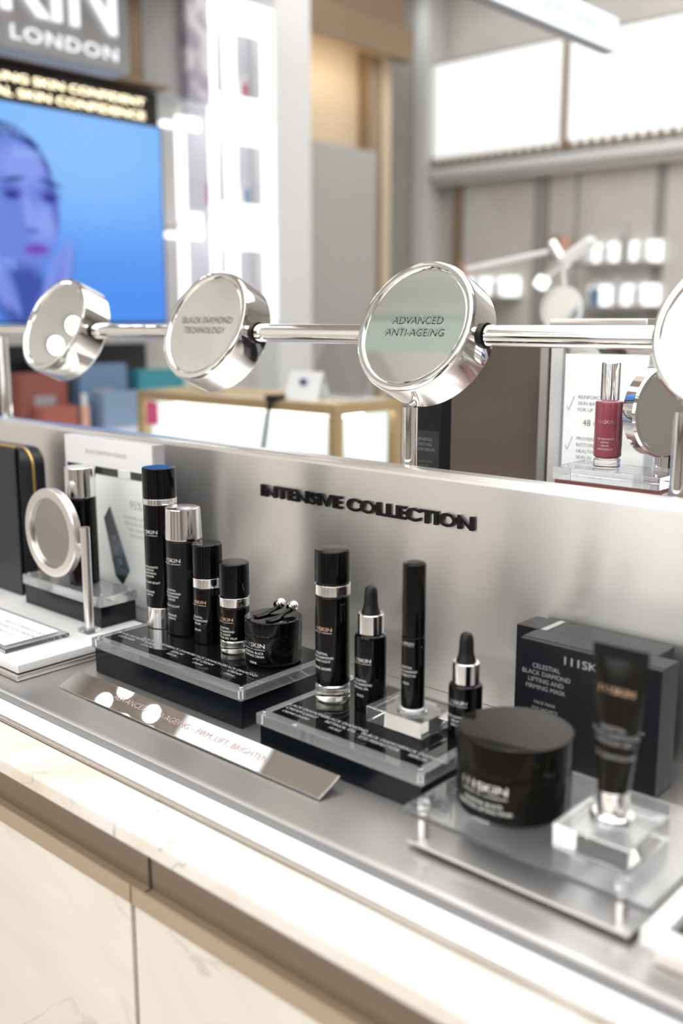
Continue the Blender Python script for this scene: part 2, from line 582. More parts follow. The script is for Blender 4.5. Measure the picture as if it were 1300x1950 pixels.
# unseen glowing cases added behind the camera for bottle reflections and front light
for k, x in enumerate((-4.1, -2.6, -1.1, 0.4)):
    t = thing('lit_wall_display', ['tall white glowing display case beside the corner, far side of the aisle', 'tall white glowing display case, second along the far aisle wall', 'tall white glowing display case, third along the far aisle wall', 'tall white glowing display case, last along the far aisle wall'][k], 'display case', (x, -3.1, FLOOR_Z), 'lit cases across the aisle')
    MB().box(0, 1.0, 0.0, 0.30, 0, 2.3, M['panel_grey'], 0.01).build('body', t)
    MB().box(0.08, 0.92, 0.301, 0.31, 1.0, 2.1, M['litwhite']).build('light_panel', t)
    MB().box(0.04, 0.96, 0.301, 0.40, 0.85, 0.9, M['dark'], 0.004).build('shelf', t)

# ================================================================== LEFT WALL FITTINGS
# --- screen
TVX = -2.95
tv = thing('tv_screen', 'wide wall screen showing a blue portrait of a woman touching her face', 'screen', (TVX, 1.72, 0.78))
MB().box(-0.05, -0.002, -0.62, 0.617, -0.345, 0.345, M['dark'], 0.004).build('bezel', tv)


def screen_color(Y, z):
    def sm(a, b, x):
        t = min(1, max(0, (x - a) / (b - a)))
        return t * t * (3 - 2 * t)

    def mixc(a, b, t):
        return tuple(a[i] * (1 - t) + b[i] * t for i in range(3))

    def ell(cy_, cz, ry, rz, rot=0.0, soft=0.25):
        c, s_ = math.cos(rot), math.sin(rot)
        dy, dz = Y - cy_, z - cz
        u = (dy * c + dz * s_) / ry
        v = (-dy * s_ + dz * c) / rz
        return 1 - sm(1 - soft, 1 + soft, math.sqrt(u * u + v * v))
    bg = mixc((0.09, 0.29, 0.86), (0.23, 0.50, 1.0), sm(0.5, 1.05, z))
    bg = mixc(bg, (0.30, 0.56, 1.0), 0.5 * ell(2.02, 1.0, 0.25, 0.2, 0, 0.7))
    c = bg
    skin = (0.16, 0.24, 0.72)
    skin_hi = (0.30, 0.38, 0.90)
    hair = (0.025, 0.05, 0.22)
    # hair swept back, head, ear side
    c = mixc(c, hair, ell(1.70, 0.87, 0.185, 0.185, 0, 0.05))
    f = ell(1.745, 0.80, 0.155, 0.215, 0.12, 0.05)
    c = mixc(c, skin, f)
    c = mixc(c, skin_hi, 0.7 * ell(1.78, 0.93, 0.09, 0.06, 0.0, 0.6) * f)
    c = mixc(c, skin_hi, 0.8 * ell(1.85, 0.76, 0.05, 0.06, 0.0, 0.7) * f)
    c = mixc(c, skin_hi, 0.7 * ell(1.79, 0.79, 0.018, 0.07, 0.15, 0.7) * f)
    c = mixc(c, (0.10, 0.13, 0.52), 0.8 * ell(1.905, 0.80, 0.03, 0.16, 0.2, 0.5) * f)
    for ey in (1.735, 1.87):
        c = mixc(c, (0.07, 0.09, 0.42), 0.75 * ell(ey, 0.845, 0.038, 0.024, 0, 0.5))
        c = mixc(c, (0.02, 0.02, 0.16), 0.9 * ell(ey, 0.838, 0.021, 0.009, 0, 0.4))
        c = mixc(c, (0.03, 0.04, 0.22), 0.8 * ell(ey + 0.005, 0.886, 0.042, 0.008, -0.2 if ey > 1.8 else 0.2, 0.5))
    c = mixc(c, (0.08, 0.08, 0.45), 0.7 * ell(1.80, 0.733, 0.024, 0.009, 0, 0.5))
    c = mixc(c, (0.20, 0.09, 0.55), 0.95 * ell(1.812, 0.675, 0.043, 0.018, 0.05, 0.35))
    c = mixc(c, (0.09, 0.04, 0.32), 0.8 * ell(1.812, 0.675, 0.040, 0.003, 0.05, 0.5))
    # neck and hands cupping the cheeks
    c = mixc(c, (0.06, 0.09, 0.38), ell(1.76, 0.52, 0.10, 0.10, 0, 0.3))
    for k, (hy, hz, ry, rz, ro) in enumerate(((1.895, 0.60, 0.020, 0.11, -0.25), (1.925, 0.62, 0.018, 0.10, -0.2), (1.86, 0.56, 0.03, 0.12, -0.35), (1.665, 0.60, 0.022, 0.12, 0.3), (1.70, 0.57, 0.022, 0.11, 0.35), (1.635, 0.62, 0.02, 0.11, 0.25))):
        c = mixc(c, mixc(skin, skin_hi, 0.35 + 0.2 * (k % 2)), 0.9 * ell(hy, hz, ry, rz, ro, 0.25))
        c = mixc(c, (0.07, 0.10, 0.45), 0.6 * ell(hy + 0.017, hz - 0.01, 0.004, rz * 0.8, ro, 0.6))
    c = mixc(c, (0.12, 0.18, 0.62), ell(1.86, 0.47, 0.07, 0.07, -0.3, 0.3))
    return c


def make_screen():
    ny, nz = 230, 130
    y0, y1, z0, z1 = 1.11, 2.327, 0.446, 1.115
    vs, fs, cs = [], [], []
    for j in range(nz + 1):
        for i in range(ny + 1):
            Y = y0 + (y1 - y0) * i / ny
            z = z0 + (z1 - z0) * j / nz
            vs.append((0.0, Y - 1.72, z - 0.78))
            cs.append(screen_color(Y, z))
    for j in range(nz):
        for i in range(ny):
            a = j * (ny + 1) + i
            fs.append((a, a + 1, a + ny + 2, a + ny + 1))
    me = bpy.data.meshes.new('screen')
    me.from_pydata(vs, [], fs)
    at = me.color_attributes.new('picture', 'FLOAT_COLOR', 'POINT')
    at.data.foreach_set('color', [q for c in cs for q in (*c, 1.0)])
    m = bpy.data.materials.new('screen_picture')
    m.use_nodes = True
    nt = m.node_tree
    nt.nodes.clear()
    a = nt.nodes.new('ShaderNodeAttribute')
    a.attribute_name = 'picture'
    e = nt.nodes.new('ShaderNodeEmission')
    e.inputs[1].default_value = 0.8
    o = nt.nodes.new('ShaderNodeOutputMaterial')
    link(nt, a, 'Color', e, 0)
    link(nt, e, 0, o, 0)
    me.materials.append(m)
    ob = bpy.data.objects.new('display', me)
    COL.objects.link(ob)
    ob.parent = tv


make_screen()
mb = MB()
sct = emis('screen_text', (0.30, 0.50, 0.98), 0.8)
text(mb, 'REPAIR', sct, on_left_wall(0.002), None, 0.030, 0.10, 0.235, 'R')
text(mb, 'BARRIER', sct, on_left_wall(0.002), None, 0.030, 0.19, 0.175, 'R')
text(mb, 'RESULTS', sct, on_left_wall(0.002), None, 0.030, 0.012, -0.17, 'R')
mb.build('caption', tv, smooth=False)

# --- dark ledge above the screen with two rows of warm glowing words
ld = thing('illuminated_message_sign', 'dark glossy strip with two rows of warm glowing capital letters over the screen', 'sign', (-2.95, 1.60, 1.165))
MB().box(-0.12, 0.0, -0.75, 0.72, -0.038, 0.065, M['dark'], 0.004).build('backing', ld)
for nm, z, s in (('upper_words', 0.010, 'LOOK YOUNG SKIN CONFIDENT'), ('lower_words', -0.034, 'FOR TOTAL SKIN CONFIDENCE')):
    mb = MB()
    text(mb, s, M['warm'], on_left_wall(0.012), 0.80, 0.024, 0.655, z, 'R', bold=0.015)
    mb.build(nm, ld, smooth=False)
MB().box(-0.12, 0.05, -0.75, 0.74, 0.072, 0.084, M['brown_trim'], 0.003).build('ledge', ld)

# --- shop sign board with white letters
sb = thing('shop_sign', 'grey sign board with large white lit letters and a smaller line beneath', 'sign', (-2.70, 1.60, 1.45))
MB().box(-0.10, 0.0, -0.485, 0.424, -0.247, 0.35, M['wall_grey'], 0.006).build('board', sb)
MB().box(-0.34, -0.10, -0.3, 0.1, -0.05, 0.05, M['brown_trim'], 0.004).build('bracket', sb)
mb = MB()
text(mb, '111SKIN', M['litletter'], on_left_wall(0.012), 0.84, 0.20, 0.37, -0.152, 'R', bold=0.02)
mb.build('logo_letters', sb, smooth=False)
mb = MB()
text(mb, 'HARLEY ST. LONDON', M['litletter'], on_left_wall(0.010), 0.84, 0.040, 0.37, -0.222, 'R', bold=0.012, spacing=1.15)
mb.build('small_letters', sb, smooth=False)

# grey boards between sign and shelving
gb = thing('wall_panel_board', 'plain pale grey board hung between the shop sign and the glowing shelves', 'panel', (-2.97, 2.37, 1.5))
MB().box(-0.13, 0.0, -0.09, 0.165, -0.26, 0.5, mat('pale_board', (0.60, 0.60, 0.62), 0.5), 0.003).build('board', gb)
MB().box(-0.13, 0.004, -0.20, -0.094, -0.30, 0.5, M['brown_trim'], 0.003).build('edge_post', gb)
fp = thing('floral_light_box', 'narrow pale panel with a lilac floral pattern beside the glowing shelves', 'panel', (-2.95, 2.50, 1.5))
flm, nt, b = nodes_of('floral')
tcn = nt.nodes.new('ShaderNodeTexCoord')
nz = nt.nodes.new('ShaderNodeTexNoise')
nz.inputs['Scale'].default_value = 14
link(nt, tcn, 'Object', nz, 'Vector')
cr = nt.nodes.new('ShaderNodeValToRGB')
cr.color_ramp.elements[0].position = 0.4
cr.color_ramp.elements[0].color = (0.5, 0.48, 0.58, 1)
cr.color_ramp.elements[1].position = 0.55
cr.color_ramp.elements[1].color = (0.92, 0.9, 0.97, 1)
link(nt, nz, 'Fac', cr, 'Fac')
link(nt, cr, 'Color', b, 'Base Color')
MB().box(-0.03, 0.02, -0.055, 0.05, -0.27, 0.5, flm, 0.002).build('face', fp)


def small_bottle(parent_label, x, y, z, r, h, mbody, mcap, cat='bottle', group=None, name='product_bottle'):
    t = thing(name, parent_label, cat, (x, y, z), group)
    MB().lathe(rprof(r, 0, h * 0.68, 0.003), mbody, 20).build('body', t)
    MB().lathe(rprof(r * 0.6, h * 0.681, h, 0.002), mcap, 20).build('cap', t)
    return t


# --- column of glowing white shelf cells
zc = ((1.235, 1.62, 'top'), (0.845, 1.226, 'middle'), (0.44, 0.836, 'bottom'))
for z0, z1, nm in zc:
    t = thing('lit_shelf_cell', 'glowing white framed shelf cell, %s one of the column beside the white pier' % nm, 'display shelf', (TVX, 2.725, z0))
    h = z1 - z0
    mb = MB()
    mb.box(-0.012, 0.0, -0.165, 0.165, h - 0.115, h, M['litwhite'], 0.003)
    mb.box(-0.012, 0.0, -0.165, 0.165, 0, 0.045, M['litwhite'], 0.003)
    mb.box(-0.012, 0.0, -0.165, -0.130, 0.0455, h - 0.1155, M['litwhite'], 0.003)
    mb.box(-0.012, 0.0, 0.108, 0.165, 0.0455, h - 0.1155, M['litwhite'], 0.003)
    mb.build('light_frame', t)
    MB().box(-0.010, 0.004, -0.090, -0.035, 0.055, h - 0.116, M['litwhite'], 0.005).build('light_post', t)
    MB().box(-0.145, -0.14, -0.165, 0.165, 0, h, M['lilac']).build('back_panel', t)
    MB().box(-0.14, -0.013, -0.165, 0.165, 0.030, 0.042, M['thin'], 0.001).build('glass_shelf', t)
    for k, (yy, mm) in enumerate(((-0.105, M['pink']), (0.015, M['peach']), (0.05, M['white']), (0.085, M['blue_pack'] if nm == 'middle' else M['pink']))):
        words_ = ['pink-bodied slim', 'peach-bodied', 'white-bodied', 'dark-bodied'][k]
        small_bottle('small %s bottle standing in the %s glowing shelf cell' % (words_, nm), TVX - 0.08, 2.725 + yy, z0 + 0.0425, 0.013, 0.11, mm, M['silver'])
# --- slimmer glowing bracket shelves beside the screen
for z0, z1, nm in ((0.80, 1.172, 'upper'), (0.40, 0.79, 'lower')):
    t = thing('lit_shelf_bracket', '%s I-shaped glowing white shelf bracket between screen and shelf column' % nm, 'display shelf', (TVX, 2.42, z0))
    h = z1 - z0
    mb = MB()
    mb.box(-0.01, 0.0, -0.018, 0.022, 0.040, h - 0.045, M['litwhite'], 0.003)
    mb.box(-0.01, 0.0, -0.018, 0.095, h - 0.0445, h, M['litwhite'], 0.006)
    mb.box(-0.01, 0.0, -0.018, 0.095, 0, 0.0395, M['litwhite'], 0.006)
    mb.build('light_bar', t)
    MB().box(-0.03, 0.0, -0.075, -0.020, h - 0.045, h - 0.025, M['litwhite'], 0.004).build('side_shelf', t)
    MB().box(-0.14, -0.135, -0.07, 0.11, 0, h, M['panel_grey']).build('back_panel', t)

# --- low white cabinet below the screen with packs on it
lc = thing('low_display_cabinet', 'low pale cabinet under the screen holding coloured gift packs', 'cabinet', (-2.95, 1.9, FLOOR_Z))
MB().box(-0.14, 0.22, -0.6, 0.44, 0, 1.045, M['wall_white'], 0.006).build('body', lc)
MB().box(-0.14, 0.0, -0.6, 0.44, 1.32, 1.38, M['wall_grey'], 0.004).build('upper_shelf', lc)
MB().box(-0.149, -0.142, -0.6, 0.44, 1.05, 1.32, M['dark'], 0.001).build('back_panel', lc)


def pack(name, lab, x0, x1, y0, y1, z0, z1, m, logo=None):
    t = thing(name, lab, 'box', ((x0 + x1) / 2, (y0 + y1) / 2, z0))
    hx, hy = (x1 - x0) / 2, (y1 - y0) / 2
    MB().box(-hx, hx, -hy, hy, 0, z1 - z0, m, 0.003).build('carton', t)
    if logo:
        mb = MB()
        mb.box(hx + 0.0002, hx + 0.001, -hy * 0.45, hy * 0.45, (z1 - z0) * 0.45, (z1 - z0) * 0.62, logo)
        mb.build('label_panel', t)


Z0 = 0.0955
pack('gift_box', 'tall red-brown gift box standing under the screen', -2.92, -2.85, 1.665, 1.835, Z0, 0.285, M['red_pack'], M['print_dim'])
pack('gift_box', 'short red gift box leaning before the tall red-brown box', -2.84, -2.79, 1.70, 1.83, Z0, 0.18, mat('brick_red_carton', (0.42, 0.13, 0.10), 0.5), None)
pack('gift_box', 'tall blue gift box under the screen beside the red ones', -2.92, -2.86, 1.89, 2.08, Z0, 0.305, M['blue_pack'], M['print_dim'])
pack('gift_box', 'short pale blue gift box standing before the tall blue box', -2.84, -2.79, 1.93, 2.09, Z0, 0.215, mat('pale_blue_carton', (0.26, 0.37, 0.52), 0.5), None)
pack('gift_box', 'teal gift box under the screen, beside the tall blue box', -2.92, -2.86, 2.13, 2.33, Z0, 0.28, M['teal_pack'], None)
small_bottle('peach bottle standing between the red and blue gift boxes', -2.80, 1.862, Z0, 0.015, 0.12, M['peach'], M['white'])

# ================================================================== BACK WALL FITTINGS
for x0, x1, nm in ((-3.72, -2.87, 'beside the stone pier'), (-2.835, -1.95, 'behind the hanging sign'), (-1.915, -1.0, 'farther along from the hanging sign')):
    t = thing('fluted_light_panel', 'glowing frosted fluted glass panel high on the wall, %s' % nm, 'light panel', (x0, 4.95, 1.34))
    n = 14
    w = (x1 - x0) / n
    mb = MB()
    prof = []
    for k in range(n):
        for j in range(8):
            a = PI - PI * j / 8
            prof.append((k * w + w / 2 + w / 2 * math.cos(a), -0.4 * w * math.sin(a)))
    prof.append((n * w, 0))
    prof += [(n * w, 0.03), (0, 0.03)]
    mb.prism(prof, 0.03, 0.555, M['flute'], 'Z')
    mb.build('fluted_glass', t, angle=50)
    mb = MB()
    for k in range(n):
        mb.box(k * w + w * 0.3, k * w + w * 0.7, -0.036, -0.005, 0.010, 0.045, M['brown_trim'])
    mb.box(0, x1 - x0, -0.01, 0.05, 0.0, 0.028, M['wall_stone'], 0.003).build('bottom_channel', t)
    MB().box(0, x1 - x0, -0.01, 0.05, 0.556, 0.575, M['groove'], 0.003).build('top_channel', t)
plain('trim_divider', -2.867, -2.838, 4.93, 5.1, 1.33, 1.93, M['brown_trim'], 0.003)
plain('trim_divider', -1.947, -1.918, 4.93, 5.1, 1.33, 1.93, M['brown_trim'], 0.003)
area('panel_wash_light', (-2.7, 4.70, 2.2), (math.radians(35), 0, 0), 2.4, 0.1, 2.5, (1, 1, 1))  # lamp added above the fluted panels to brighten their tops


def wall_shelf(lab, x0, x1, z, h):
    t = thing('lit_wall_shelf', lab, 'shelf', ((x0 + x1) / 2, 5.055, z))
    hw = (x1 - x0) / 2
    MB().box(-hw, hw, -0.22, 0, -0.022, 0, M['groove'], 0.002).build('shelf_board', t)
    MB().box(-hw + 0.01, hw - 0.01, -0.02, -0.004, 0.001, h, M['shelf_glow'], 0.002).build('glow_panel', t)
    return t


wall_shelf('short glowing wall shelf holding small peach bottles, nearest the stone pier', -3.56, -3.15, 0.585, 0.11)
wall_shelf('upper glowing wall shelf crowded with white bottles', -2.72, -2.30, 0.745, 0.11)
wall_shelf('lower glowing wall shelf beneath the crowded one', -2.72, -2.30, 0.525, 0.11)
for k, x in enumerate((-3.50, -3.40, -3.27)):
    small_bottle(['peach capped bottle at the pier end of the short glowing shelf', 'pale bottle in the middle of the short glowing shelf', 'white bottle at the far end of the short glowing shelf'][k], x, 4.97, 0.5855, 0.03, [0.2, 0.12, 0.11][k], [M['peach'], M['white'], M['white']][k], M['peach'] if k == 0 else M['white'])
for k, x in enumerate((-2.68, -2.58, -2.47, -2.37)):
    small_bottle(['white bottle at the pier end of the upper glowing shelf', 'silver capped white bottle, second on the upper glowing shelf', 'grey bottle, third on the upper glowing shelf', 'white bottle at the far end of the upper glowing shelf'][k], x, 4.95, 0.7455, 0.028, [0.15, 0.12, 0.20, 0.13][k], [M['white'], M['white'], M['panel_grey'], M['white']][k], M['silver'])
for k, x in enumerate((-2.63, -2.50, -2.39)):
    small_bottle(['blue tinted bottle at the pier end of the lower glowing shelf', 'white bottle in the middle of the lower glowing shelf', 'pale bottle at the far end of the lower glowing shelf'][k], x, 4.95, 0.5255, 0.028, [0.13, 0.16, 0.12][k], [M['blue_pack'], M['white'], M['white']][k], M['white'])
for k, x in enumerate((-2.93, -2.87)):
    t = thing('wall_hook_pack', ['dusky brown pouch fixed to the back wall', 'peach pouch fixed to the back wall beside the brown one'][k], 'pouch', (x, 5.05, 0.80))
    MB().box(-0.028, 0.028, -0.03, -0.001, 0, 0.10, [M['red_pack'], M['peach']][k], 0.008).build('pouch', t)
bc = thing('back_counter', 'long pale counter against the grooved back wall', 'counter', (-2.4, 4.85, FLOOR_Z))
MB().box(-1.2, 1.4, -0.28, 0.2, 0, 1.31, M['wall_white'], 0.008).build('body', bc)
MB().box(-1.22, 1.42, -0.31, 0.2, 1.311, 1.345, M['wall_stone'], 0.006).build('worktop', bc)

# ================================================================== HANGING LIT SIGN
hs = thing('hanging_light_sign', 'slim glowing white sign hung on rods in front of the fluted panels', 'sign', (-1.3, 2.0, 1.165))
MB().box(-0.035, -0.0005, -0.5, 0.5, -0.042, 0.042, M['wall_grey'], 0.003).build('case', hs)
MB().box(0.0, 0.004, -0.497, 0.497, -0.039, 0.039, M['signface'], 0.001).build('light_face', hs)
mb = MB()
text(mb, 'ADVANCED SKINCARE', mat('pale_print', (0.45, 0.6, 0.75), 0.5), on_left_wall(0.0045), 0.62, 0.022, 0.08, -0.012, 'C')
mb.build('lettering', hs, smooth=False)
for y in (-0.35, 0.36):
    MB().tube([(-0.018, y, 0.0425), (-0.018, y, CEIL_Z - 1.165)], 0.006, M['groove']).build('rod', hs)

# ================================================================== GLASS VITRINE
vt = thing('glass_vitrine', 'brass framed glass display case behind the steel panel', 'display case', (-2.034, 1.8, FLOOR_Z))
vz = FLOOR_Z
mb = MB()
X0, X1, Y0_, Y1_, ZB, ZT = -0.40, 0.40, 0.0, 0.26, 0.75, 1.198
for x in (X0, X1 - 0.028):
    for y in (Y0_, Y1_ - 0.028):
        mb.box(x, x + 0.028, y, y + 0.028, ZB, ZT - 0.0285, M['gilt'], 0.002)
for y in (Y0_, Y1_ - 0.028):
    mb.box(X0, X1, y, y + 0.028, ZT - 0.028, ZT, M['gilt'], 0.002)
for x in (X0, X1 - 0.028):
    mb.box(x, x + 0.028, Y0_ + 0.0285, Y1_ - 0.0285, ZT - 0.028, ZT, M['gilt'], 0.002)
mb.build('brass_frame', vt)
MB().box(X0, X1, Y0_, Y1_, 0, ZB - 0.001, M['wall_white'], 0.004).build('plinth', vt)
for nm, bx in (('front_glass', (X0 + 0.03, X1 - 0.03, 0.010, 0.014, ZB, ZT - 0.03)), ('side_glass', (X1 - 0.016, X1 - 0.012, 0.03, Y1_ - 0.03, ZB, ZT - 0.03)), ('top_glass', (X0 + 0.03, X1 - 0.03, 0.03, Y1_ - 0.03, ZT - 0.012, ZT - 0.006))):
    MB().box(*bx, M['thin_glass']).build(nm, vt)
MB().box(X0 + 0.03, X1 - 0.03, Y1_ - 0.028, Y1_ - 0.02, ZB, ZT - 0.03, M['cab_glow']).build('back_board', vt)
MB().box(X0 + 0.03, X0 + 0.034, 0.03, Y1_ - 0.029, ZB, ZT - 0.03, M['cab_glow']).build('end_board', vt)
MB().box(X0 + 0.03, X1 - 0.03, 0.04, Y1_ - 0.03, ZB + 0.20, ZB + 0.206, M['thin_glass']).build('glass_shelf', vt)
MB().box(X0 + 0.031, X1 - 0.031, 0.12, 0.14, ZT - 0.045, ZT - 0.031, M['lamp'], 0.002).build('light_tube', vt)
MB().box(X0 + 0.035, X0 + 0.09, 0.006, 0.0095, ZT - 0.10, ZT - 0.032, M['hotpink']).build('sticker', vt)
for k in range(3):
    pack('white_carton', ['white carton on the vitrine floor by its pink sticker', 'white carton on the vitrine floor, middle of the row', 'white carton on the vitrine floor by its brass corner post'][k], -2.36 + 0.24 * k, -2.20 + 0.24 * k, 1.90, 1.99, vz + ZB + 0.0005, vz + ZB + [0.10, 0.13, 0.09][k], M['paper'])
tc_ = thing('tent_card', 'white tent card with a small violet mark standing on the vitrine', 'card', (-1.80, 1.845, 0.2485))
mb = MB()
mb.prism([(0, 0), (0.002, 0), (0.026, 0.072), (0.048, 0), (0.05, 0), (0.027, 0.066), (0.025, 0.066)], -0.06, 0.06, M['paper'])
mb.build('card', tc_, smooth=False)
mb = MB()
mb.box(-0.012, 0.012, 0.0105, 0.0125, 0.038, 0.054, mat('violet_ink', (0.12, 0.08, 0.3), 0.5))
mb.build('printed_mark', tc_)
an = thing('sloped_sign_holder', 'clear sloped acrylic panel standing on the vitrine behind the tent card', 'sign holder', (-1.76, 1.97, 0.2485))
mb = MB()
mb.prism([(-0.05, 0), (-0.045, 0), (0.045, 0.15), (0.04, 0.15)], -0.10, 0.10, clear('milky_sheet', (0.90, 0.90, 0.90), 1.5), 'X')
mb.build('sheet', an)
MB().box(-0.10, 0.10, -0.05, 0.05, -0.0, 0.004, M['white'], 0.001).build('foot', an)
# spiral security cord
cp = [(-1.852 + 0.005 * math.cos(k * 0.9) - 0.03 * k / 150, 1.788 + 0.005 * math.sin(k * 0.9), 0.255 - 0.14 * k / 150 + 0.0) for k in range(150)]
sc_ = thing('spiral_cord', 'black coiled security cord hanging down the front of the vitrine', 'cord', (0, 0, 0))
MB().tube(cp, 0.0024, M['rubber'], 6).build('coil', sc_)
MB().box(-1.870, -1.835, 1.784, 1.83, 0.2485, 0.262, M['rubber'], 0.003).build('anchor', sc_)

# ================================================================== MAGNIFIER LAMP (aisle)
lamp = thing('arm_lamp', 'white jointed arm lamp on the pale display plinth beyond the counter', 'lamp', (-1.48, 2.35, 0.42))
lx, lz = -1.48, 0.42


def LP(x, z, y=0.0):
    return (x - lx, y, z - lz)


MB().tube([LP(-1.64, 0.59), LP(-1.385, 0.626)], 0.007, M['white']).build('upper_arm', lamp)
MB().tube([LP(-1.385, 0.65, 0.012), LP(-1.34, 0.585, 0.012)], 0.014, M['satin_metal']).build('joint', lamp)
MB().box(-0.048, 0.048, -0.02, 0.02, -0.012, 0.012, M['white'], 0.006).build('lamp_head', lamp)
h_ = [c for c in lamp.children if c.name.startswith('lamp_head')][0]
h_.location = LP(-1.30, 0.625)
h_.rotation_euler = (0, math.radians(-32), 0)
MB().tube([LP(-1.345, 0.60), LP(-1.395, 0.56)], 0.010, M['satin_metal']).build('lower_arm', lamp)
MB().lathe(rprof(0.019, 0, 0.03, 0.005), M['shelf_glow'], 24, mtx=Matrix.Translation(LP(-1.405, 0.535, -0.01)) @ Matrix.Rotation(math.radians(35), 4, 'Y')).build('bulb', lamp)
MB().tube([LP(-1.345, 0.60), LP(-1.335, 0.54), LP(-1.335, 0.42)], 0.005, M['white']).build('stem', lamp)
MB().lathe(rprof(0.04, 0, 0.012, 0.003), M['white'], 32, cx=0.145).build('base', lamp)
dp = thing('display_plinth', 'long pale display plinth standing in the aisle beyond the counter', 'plinth', (-1.3, 2.5, FLOOR_Z))
MB().box(-0.40, 0.9, -0.25, 0.25, 0, 1.37 - 0.001, M['wall_white'], 0.008).build('body', dp)
rm = thing('round_vanity_mirror', 'round white framed vanity mirror standing on the pale aisle plinth', 'mirror', (-1.30, 2.28, 0.42))
Rm = Matrix.Translation((0, 0, 0.058)) @ Matrix.Rotation(PI / 2, 4, 'X')
MB().lathe([(0.050, -0.004), (0.057, -0.004), (0.057, 0.006), (0.050, 0.006)], M['white'], 40, mtx=Rm, closed=True).build('frame', rm)
MB().lathe([(0, -0.001), (0.0495, -0.001), (0.0495, 0.002), (0, 0.002)], M['mirror'], 40, mtx=Rm).build('mirror_glass', rm)

# ================================================================== COUNTER
CX0, CX1 = -3.0, 0.9
wk = thing('counter_carcass', 'long shop counter body carrying the steel deck and marble edge', 'counter', (-1.05, 0.9, FLOOR_Z))
MB().box(-1.95, 1.95, -0.368, 0.40, 0, 0.93, M['bronze_in'], 0.0).build('body', wk)
struct(wk)
dk = thing('steel_deck', 'brushed steel counter deck with a folded front lip', 'counter top', (-1.05, 0.77, 0))
mb = MB()
# deck sheet with rounded lip and riser running down to the light strip
mb.prism([(0.4, -0.0145), (0.4, 0), (-0.174, 0), (-0.1775, -0.0012), (-0.178, -0.003), (-0.1775, -0.0045), (-0.1755, -0.005), (-0.1755, -0.0145)], -1.95, 1.95, M['deck'])
mb.build('deck_sheet', dk)
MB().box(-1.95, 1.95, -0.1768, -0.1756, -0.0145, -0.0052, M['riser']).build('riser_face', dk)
ls = thing('led_light_strip', 'bright white LED strip set in the counter edge below the steel lip', 'light strip', (-1.05, 0.578, -0.0195))
MB().box(-1.95, 1.95, -0.0125, 0.0155, 0.0, 0.0045, M['led'], 0.0008).build('diffuser', ls)
tr = thing('metal_edge_trim', 'slim double metal trim between light strip and marble edge', 'trim', (-1.05, 0.56, -0.0195))
MB().box(-1.95, 1.95, 0.0035, 0.0050, 0.0, 0.0062, M['steel_trim'], 0.0003).build('inner_rail', tr)
MB().box(-1.95, 1.95, -0.0010, 0.0034, 0.0, 0.0040, mat('trim_gap', (0.62, 0.56, 0.50), 0.4), 0.0003).build('channel', tr)
MB().box(-1.95, 1.95, -0.0028, -0.0011, 0.0, 0.0062, M['steel_trim'], 0.0003).build('outer_rail', tr)
ms = thing('marble_ledge', 'white veined marble slab forming the front ledge of the counter', 'counter edge', (-1.05, 0.53, -0.034))
MB().box(-1.95, 1.95, -0.027, 0.0268, 0.0, 0.0195, M['marble'], 0.0035, 3).build('slab', ms)
MB().box(-1.95, 1.95, 0.027, 0.06, 0.0, 0.0140, M['steel_trim']).build('under_support', ms)
for x0, x1, nm in ((-3.0, -0.7215, 'nearer the ring mirror end'), (-0.7185, 0.9, 'nearer the big jar end')):
    t = thing('counter_drawer', 'cream marble fronted counter drawer with bronze pull lip, %s' % nm, 'drawer', ((x0 + x1) / 2, 0.51, -0.90))
    hw = (x1 - x0) / 2
    MB().box(-hw + 0.002, hw - 0.002, -0.005, 0.018, 0.0, 0.8065, M['marble_front'], 0.0012).build('marble_panel', t)
    mb = MB()
    mb.prism([(-0.0065, 0.8075), (-0.0065, 0.8262), (-0.0045, 0.8262), (-0.0045, 0.8120), (0.018, 0.8120), (0.018, 0.8075)], -hw, hw, M['bronze'])
    mb.build('pull_lip', t)
    MB().box(-hw - (0.004 if x0 < -1 else -0.0005), hw - (0.004 if x0 < -1 else 0), 0.0185, 0.021, 0.8075, 0.8655, M['bronze_in']).build('channel_back', t)

# ---- steel upstand panel
pn = thing('steel_back_panel', 'brushed steel upstand panel with raised black capitals along the counter', 'panel', (-1.05, 0.95, 0))
bmv = [(0.0, 0.0005), (0.0, 0.262)]
for k in range(1, 7):
    a = PI / 2 * k / 6
    bmv.append((0.010 - 0.010 * math.cos(a), 0.262 + 0.010 * math.sin(a)))
bmv += [(0.026, 0.272), (0.026, 0.0005)]
mb = MB()
mb.prism(bmv, -1.95, 1.95, M['steel'])
mb.build('steel_sheet', pn, angle=40)
mb = MB()
text(mb, 'INTENSIVE COLLECTION', M['black_satin'], on_front(-0.0022, 1.05 - 0.823, 0.2085), 0.358, 0.0172, 0, 0, 'C', bold=0.035, depth=0.002)
mb.build('raised_letters', pn, smooth=False)

